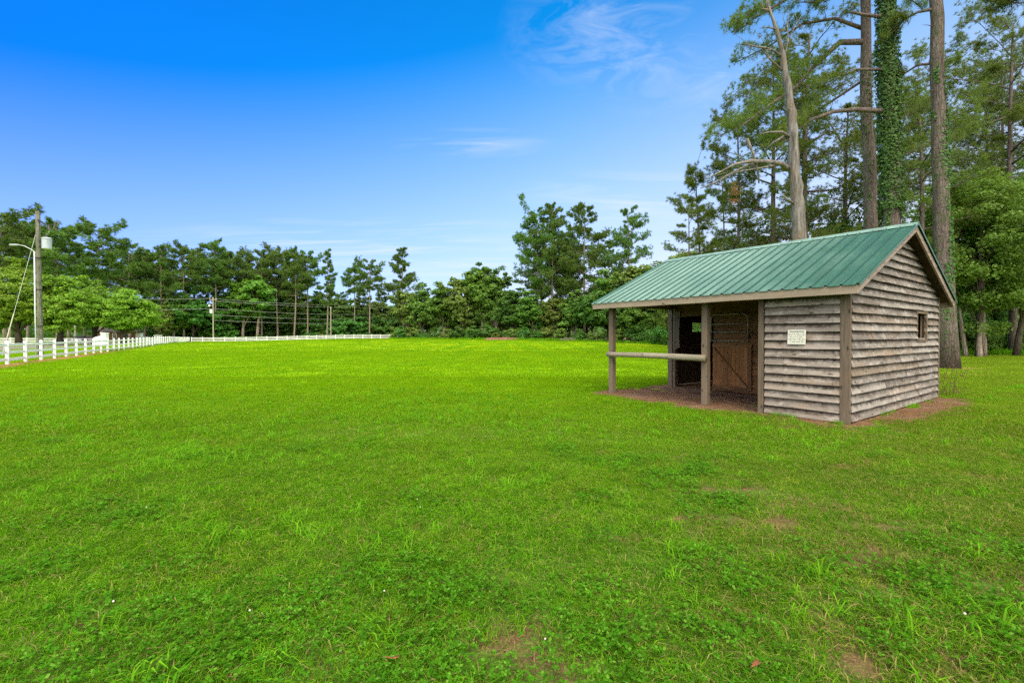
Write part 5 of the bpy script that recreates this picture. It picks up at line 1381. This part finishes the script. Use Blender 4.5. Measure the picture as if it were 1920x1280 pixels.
dl([(1398, 262, 19.4), (1410, 290, 19.5), (1420, 330, 19.6), (1421, 345, 19.6)], .06, .03)
for k in range(44):                                  # fine dead twigs along the limbs
    a0, b0 = [(1450, 305), (1420, 306), (1390, 310), (1400, 318), (1370, 326), (1345, 340), (1472, 60), (1474, 85), (1486, 52), (1440, 96), (1415, 92), (1438, 110), (1440, 250), (1330, 350), (1480, 200), (1492, 380)][k % 16]
    a0 += g.normal(0, 9); b0 += g.normal(0, 2); up_ = g.normal(-6, 16); dx = g.normal(-8, 14); zz = 19.3+g.normal(0, .5)
    dl([(a0, b0, zz), (a0+dx*.5, b0+up_*.6, zz+g.normal(0, .2)), (a0+dx, b0+up_, zz+g.normal(0, .3))], .014, .004)
for k in range(7): a0 = 1436+g.normal(0, 4); dl([(a0, 26+g.normal(0, 4), 20), (a0+g.normal(0, 3), 4+g.normal(0, 9), 20)], .03, .004)
mb.build('trunk', M['dead'], dead, smooth=True)
sp = Sprays()
for k in range(16): sp.add(np.array(tuple(at(1375+g.normal(0, 6), 352+g.uniform(-22, 34), 19.1+g.normal(0, .2))))-base, np.array([0, 0, -1.]))
V, f = tufts_mesh(np.array(sp.c), np.array(sp.a), 18, .24, .016, g); obj('dead_needles', np_mesh('dead_needles', V, [f]), dead, (0, 0, 0), M['rust_needle'])

# pines and broad-leaved trees of the near wood, each its own mesh
def near_pine(px, Z, yt, cb, Rr, nb, seed, lab, r0=.22, n=22, L=.28, w=.030, tf=9, lean=(0, 0), sparse=.1, prof=None, twk=3.0):
    x = gx(px, Z); H = CAMH+(HZ-yt)/F*Z
    r = pine('p', H, cb, Rr, nb, seed, n, L, w, r0, twk, tf, lean, M['needle'], M['pinebark'], sparse=sparse, prof=prof); r.location = (x, Z, 0)
    tag(r, lab, 'pine tree', 'pines of the near wood'); return r
full = lambda f: .25+.75*math.sqrt(max(.02, 1-((f-.34)/.68)**2))
near_pine(1515, 36, 60, .26, 4.2, 40, 501, 'dark pine directly behind the bare dead tree', .32, prof=full)
near_pine(1447, 37, 130, .30, 3.5, 34, 502, 'pine left of the dead tree with boughs reaching toward open sky', .26, prof=full)
near_pine(1378, 38, 232, .34, 3.0, 28, 503, 'shorter full pine left of the dead tree, above the roof ridge', .2, prof=full)
near_pine(1322, 39, 318, .30, 2.0, 22, 504, 'slim young pine leaning over the left part of the roof ridge', .14, lean=(-.06, 0), prof=full)
near_pine(1350, 44, 330, .35, 2.2, 22, 505, 'thin straight young pine right of the slim leaning one', .13, prof=full)
near_pine(1290, 52, 372, .30, 2.0, 20, 506, 'small outermost pine at the left end of the near wood', .14, prof=full)
near_pine(1590, 38, 200, .28, 4.0, 30, 507, 'pine filling the gap between the dead tree and the bare purplish trunk', .26, prof=full)
near_pine(1712, 33, 160, .34, 3.6, 28, 508, 'pine seen between the ivy-covered trunk and the thick bare trunk', .22, prof=full)
near_pine(1902, 37, 42, .36, 5.4, 40, 509, 'tall open pine near the right picture edge', .27, sparse=.3, lean=(-.01, 0))
near_pine(1838, 44, 150, .40, 4.4, 30, 510, 'thinner pine behind the bright leafy trees on the right', .2, sparse=.25)
near_pine(1765, 42, 95, .30, 4.0, 32, 511, 'pine half hidden by the thick bare trunk, behind the leafy trees', .22, prof=full)
near_pine(1868, 48, 110, .30, 4.4, 34, 512, 'dense pine at the back between the thinner pine and the tall open one', .24, prof=full)
near_pine(1938, 42, 130, .28, 4.2, 32, 513, 'dense pine cut by the right picture edge behind the tall open one', .22, prof=full)
near_pine(1665, 46, 190, .28, 3.8, 30, 514, 'pine behind the ivy-covered trunk, showing on both sides of it', .2, prof=full)
def near_leafy(px, Z, yt, z0, Rx, cl, per, s, rc, seed, lab, mat='leaf_right', r0=.2, holes=.25, shape=1., ctop=.55, bark='darkbark', base=None):
    H = CAMH+(HZ-yt)/F*Z
    r = leafy('leafy_tree', H, z0, Rx, cl, per, s, rc, seed, M[mat], M[bark], r0, shape, 16, holes, ctop=ctop); r.location = (gx(px, Z), Z, 0)
    tag(r, lab, 'tree', 'broad-leaved trees of the near wood'); return r
near_leafy(1835, 33.5, 285, 1.6, 4.8, 270, 120, .105, .85, 601, 'bright leafy tree beside the thick bare trunk, right of the gable', r0=.17)
near_leafy(1905, 35, 262, 1.6, 4.4, 230, 110, .11, .85, 602, 'bright leafy tree cut by the right picture edge', r0=.18)
near_leafy(1775, 37, 290, 1.5, 4.0, 200, 100, .11, .85, 603, 'leafy tree half hidden by the thick bare trunk', 'leaf_right')
near_leafy(1690, 37, 335, 1.5, 3.4, 130, 90, .11, .85, 604, 'leafy tree behind the ridge end below the ivy', 'leaf_right')
near_leafy(1580, 38, 335, 1.5, 3.6, 140, 90, .11, .85, 605, 'leafy tree above the roof between dead tree and ivy trunk', 'leaf_dark')
near_leafy(1450, 40, 385, 1.5, 3.4, 120, 90, .12, .85, 606, 'leafy tree above the middle of the roof, left of the dead tree', 'leaf_right', holes=.4)
near_leafy(1385, 44, 388, 1.5, 3.0, 100, 90, .12, .85, 607, 'loose leafy tree above the roof under the shorter full pine', 'leaf_right', holes=.5)
near_leafy(1415, 48, 410, 1.5, 4.0, 120, 90, .13, .9, 608, 'dark leafy tree behind the middle of the roof', 'leaf_dark')
near_leafy(1650, 44, 400, 1.5, 4.4, 150, 80, .13, .9, 609, 'dark leafy tree in the gap beside the ivy trunk', 'leaf_dark')
near_leafy(1870, 43, 330, 1.0, 5.0, 190, 80, .14, 1., 610, 'dark tree filling the back of the near wood on the right', 'leaf_dark')
near_leafy(1930, 46, 250, 1.0, 5.0, 170, 80, .14, 1., 611, 'tall dark tree behind the right picture edge', 'leaf_dark', holes=.4)
near_leafy(1800, 47, 300, 1.0, 5.0, 150, 80, .14, 1., 612, 'dark tree behind the thick bare trunk', 'leaf_dark', holes=.4)
near_leafy(1330, 52, 440, 1.0, 3.6, 100, 80, .14, .9, 613, 'low leafy tree over the left end of the ridge', 'leaf_olive')
near_leafy(1255, 60, 462, .8, 3.2, 90, 80, .16, .9, 614, 'low olive tree touching the left end of the ridge', 'leaf_olive')
# two leaning stems at the wood edge
for px, yb, dx, h, r, lab in ((1812, 668, -.5, 3.6, .13, 'short leaning grey trunk at the wood edge right of the shelter'), (1846, 668, -.15, 7.0, .15, 'slender grey trunk standing at the wood edge in front of the bright tree'), (1838, 669, .05, 2.4, .16, 'broken grey stump between the two slender trunks')):
    Z = CAMH*F/(yb-HZ); o = empty('tree_stem', (gx(px, Z), Z, 0)); m = MB(); m.tube([(dx*f**1.4, .1*math.sin(f*3), -.1+h*f) for f in np.linspace(0, 1, 7)], np.linspace(r*1.25, r*.6, 7), 9); m.build('trunk', M['farbark'], o, smooth=True); tag(o, lab, 'trunk')
nsh = [leafy('shrub', 2.6, .05, 1.7, 60, 60, .085, .5, 621, M['leaf_right'], M['darkbark'], .06, stems=3, nl=9), leafy('shrub', 2.6, .05, 1.8, 60, 60, .085, .5, 622, M['leaf_dark'], M['darkbark'], .06, stems=3, nl=9)]
for o in nsh: BASEH[o.name] = 2.6
k = 0
for x in np.arange(22, 44, 1.15):
    for row in range(4):
        y = float(np.interp(x, EDGE_X, EDGE_Y))+.8+row*2.1+rng.uniform(0, 1.2)
        plant(nsh[1 if row > 1 else k % 2], 960+F*x/y, y, 0, 'leafy bush at the foot of the near wood right of the shelter', 'bush', 'undergrowth bushes of the near wood', 1.1, H=rng.uniform(1.4, 3.2)*(.7, 1, 1.35, 1.7)[row]); k += 1
# ------------------------------------------------------------------ sky, sun, camera
SUN_EL, SUN_AZ = R(56), R(176)           # azimuth clockwise from straight ahead: behind the camera, a little left
W = bpy.data.worlds.new('World'); S.world = W; W.use_nodes = True; wt = W.node_tree; wt.nodes.clear()
class WN(NT):
    def __init__(s): s.t = wt
w = WN(); out = wt.nodes.new('ShaderNodeOutputWorld'); bg = wt.nodes.new('ShaderNodeBackground')
sky = w.n('ShaderNodeTexSky'); sky.sky_type = 'NISHITA'; sky.sun_disc = False; sky.sun_elevation = SUN_EL; sky.sun_rotation = SUN_AZ
sky.air_density = 1.0; sky.dust_density = .6; sky.ozone_density = 2.0; sky.altitude = 50
dirv = w.n('ShaderNodeTexCoord').outputs['Generated']
sp_ = w.n('ShaderNodeSeparateXYZ', {0: dirv}); up = sp_.outputs[2]
col = w.n('ShaderNodeHueSaturation', {'Color': sky.outputs[0], 'Saturation': SAT, 'Value': 1.0}).outputs[0]
side = w.ramp(sp_.outputs[0], -.70, .10, .62, 1.0)
tint = w.n('ShaderNodeCombineXYZ', {'X': w.math('MULTIPLY', side, TINT[0]), 'Y': w.math('MULTIPLY', w.math('MULTIPLY', side, TINT[1]), w.ramp(up, .06, .46, .70, 1.22)), 'Z': TINT[2]}).outputs[0]
col = w.mix(1.0, col, tint, 'MULTIPLY'); wt.nodes[-1].clamp_factor = True
# thin high cloud: a veil that thickens towards the horizon and the right, with a few wisps
e = w.math('SUBTRACT', up, w.math('MULTIPLY', sp_.outputs[0], .22))
veil = w.math('MULTIPLY', w.math('POWER', w.ramp(e, .0, .54, 1.0, 0.0), 1.18), 1.0)
pl = w.n('ShaderNodeVectorMath', operation='DIVIDE'); wt.links.new(dirv, pl.inputs[0])
den = w.math('ADD', w.math('MAXIMUM', up, 0.0), .10); cx = w.n('ShaderNodeCombineXYZ', {'X': den, 'Y': den, 'Z': 1.0}).outputs[0]; wt.links.new(cx, pl.inputs[1])
cp_ = pl.outputs[0]
c1 = w.noise(w.scale(cp_, (1.0, 1.5, .2)), 5.5, 10, .64, .9); c2 = w.noise(w.scale(cp_, (1, 1, .2)), .8, 4, .5)
c3 = w.noise(w.scale(cp_, (.45, 2.4, .2)), 2.2, 8, .62, .8)
def patch(x, y, rx, ry):
    m = w.n('ShaderNodeMapping'); wt.links.new(cp_, m.inputs[0]); m.vector_type = 'TEXTURE'; m.inputs['Location'].default_value = (x, y, 0); m.inputs['Scale'].default_value = (rx, ry, 1e6)
    l = w.t.nodes.new('ShaderNodeVectorMath'); l.operation = 'LENGTH'; wt.links.new(m.outputs[0], l.inputs[0])
    return w.ramp(l.outputs['Value'], .15, 1.0, 1.0, 0.0)
wisps = w.math('MULTIPLY', w.ramp(c1, .44, .72), w.math('ADD', patch(.25, 1.33, .30, .30), w.math('MULTIPLY', patch(.62, 1.5, .4, .3), .6), clamp=True))
streak = w.math('MULTIPLY', w.ramp(c3, .45, .70), w.math('ADD', w.math('ADD', patch(-.16, 1.95, .35, .14), patch(-1.15, 3.3, 1.7, .7)), w.math('ADD', patch(.75, 2.6, .9, .5), w.math('MULTIPLY', patch(-.3, 4.3, 3.2, 1.0), 1.0)), clamp=True))
cl = w.math('ADD', w.math('MULTIPLY', wisps, .36), w.math('MULTIPLY', streak, .55))
amt = w.math('ADD', veil, w.math('MULTIPLY', cl, w.math('SUBTRACT', 1.0, veil)), clamp=True)
colr = w.mix(amt, col, CLOUD)
# unseen bright cloud added overhead and behind the camera as soft fill light
fill_cloud = w.noise(w.scale(dirv, (1, 1, 1)), 2.2, 5, .55)
over = w.math('MAXIMUM', w.ramp(up, .66, .84), w.math('MULTIPLY', w.ramp(w.math('MULTIPLY', sp_.outputs[1], -1.0), .05, .45), w.ramp(up, -.02, .10)))
lum = w.ramp(fill_cloud, .3, .7, OVER*.75, OVER*1.25)
ccol = w.n('ShaderNodeCombineXYZ', {'X': w.math('MULTIPLY', lum, 4.35), 'Y': w.math('MULTIPLY', lum, 4.25), 'Z': w.math('MULTIPLY', lum, 4.15)}).outputs[0]
mixo = w.t.nodes.new('ShaderNodeMix'); mixo.data_type = 'RGBA'; wt.links.new(over, mixo.inputs[0]); wt.links.new(colr, mixo.inputs[6]); wt.links.new(ccol, mixo.inputs[7]); colr = mixo.outputs[2]
wt.links.new(colr, bg.inputs[0]); bg.inputs[1].default_value = SKY_STR; wt.links.new(bg.outputs[0], out.inputs[0])
sl = bpy.data.lights.new('sun', 'SUN'); sl.energy = SUN_STR; sl.angle = R(SUN_ANG); sl.color = (1, .88, .70)
so = bpy.data.objects.new('sun', sl); C.objects.link(so)
sd = Vector((math.sin(SUN_AZ)*math.cos(SUN_EL), math.cos(SUN_AZ)*math.cos(SUN_EL), math.sin(SUN_EL)))
so.rotation_euler = sd.to_track_quat('Z', 'Y').to_euler(); so.location = sd*60
cam = bpy.data.cameras.new('camera'); co_ = bpy.data.objects.new('camera', cam); C.objects.link(co_)
cam.sensor_width = 36; cam.lens = F/1920*36; cam.clip_end = 6000; cam.clip_start = .05
co_.location = (0, 0, CAMH); co_.rotation_euler = (R(90-.715), 0, 0); S.camera = co_
S.view_settings.view_transform = 'Standard'; S.view_settings.look = 'None'; S.view_settings.gamma = 1; S.view_settings.exposure = EXPO
S.render.engine = 'CYCLES'; cy = S.cycles
cy.max_bounces = 6; cy.diffuse_bounces = 3; cy.glossy_bounces = 2; cy.transmission_bounces = 3; cy.transparent_max_bounces = 4
cy.caustics_reflective = False; cy.caustics_refractive = False; cy.use_adaptive_sampling = True; cy.adaptive_threshold = .02; cy.use_denoising = False
cy.sample_clamp_indirect = 6
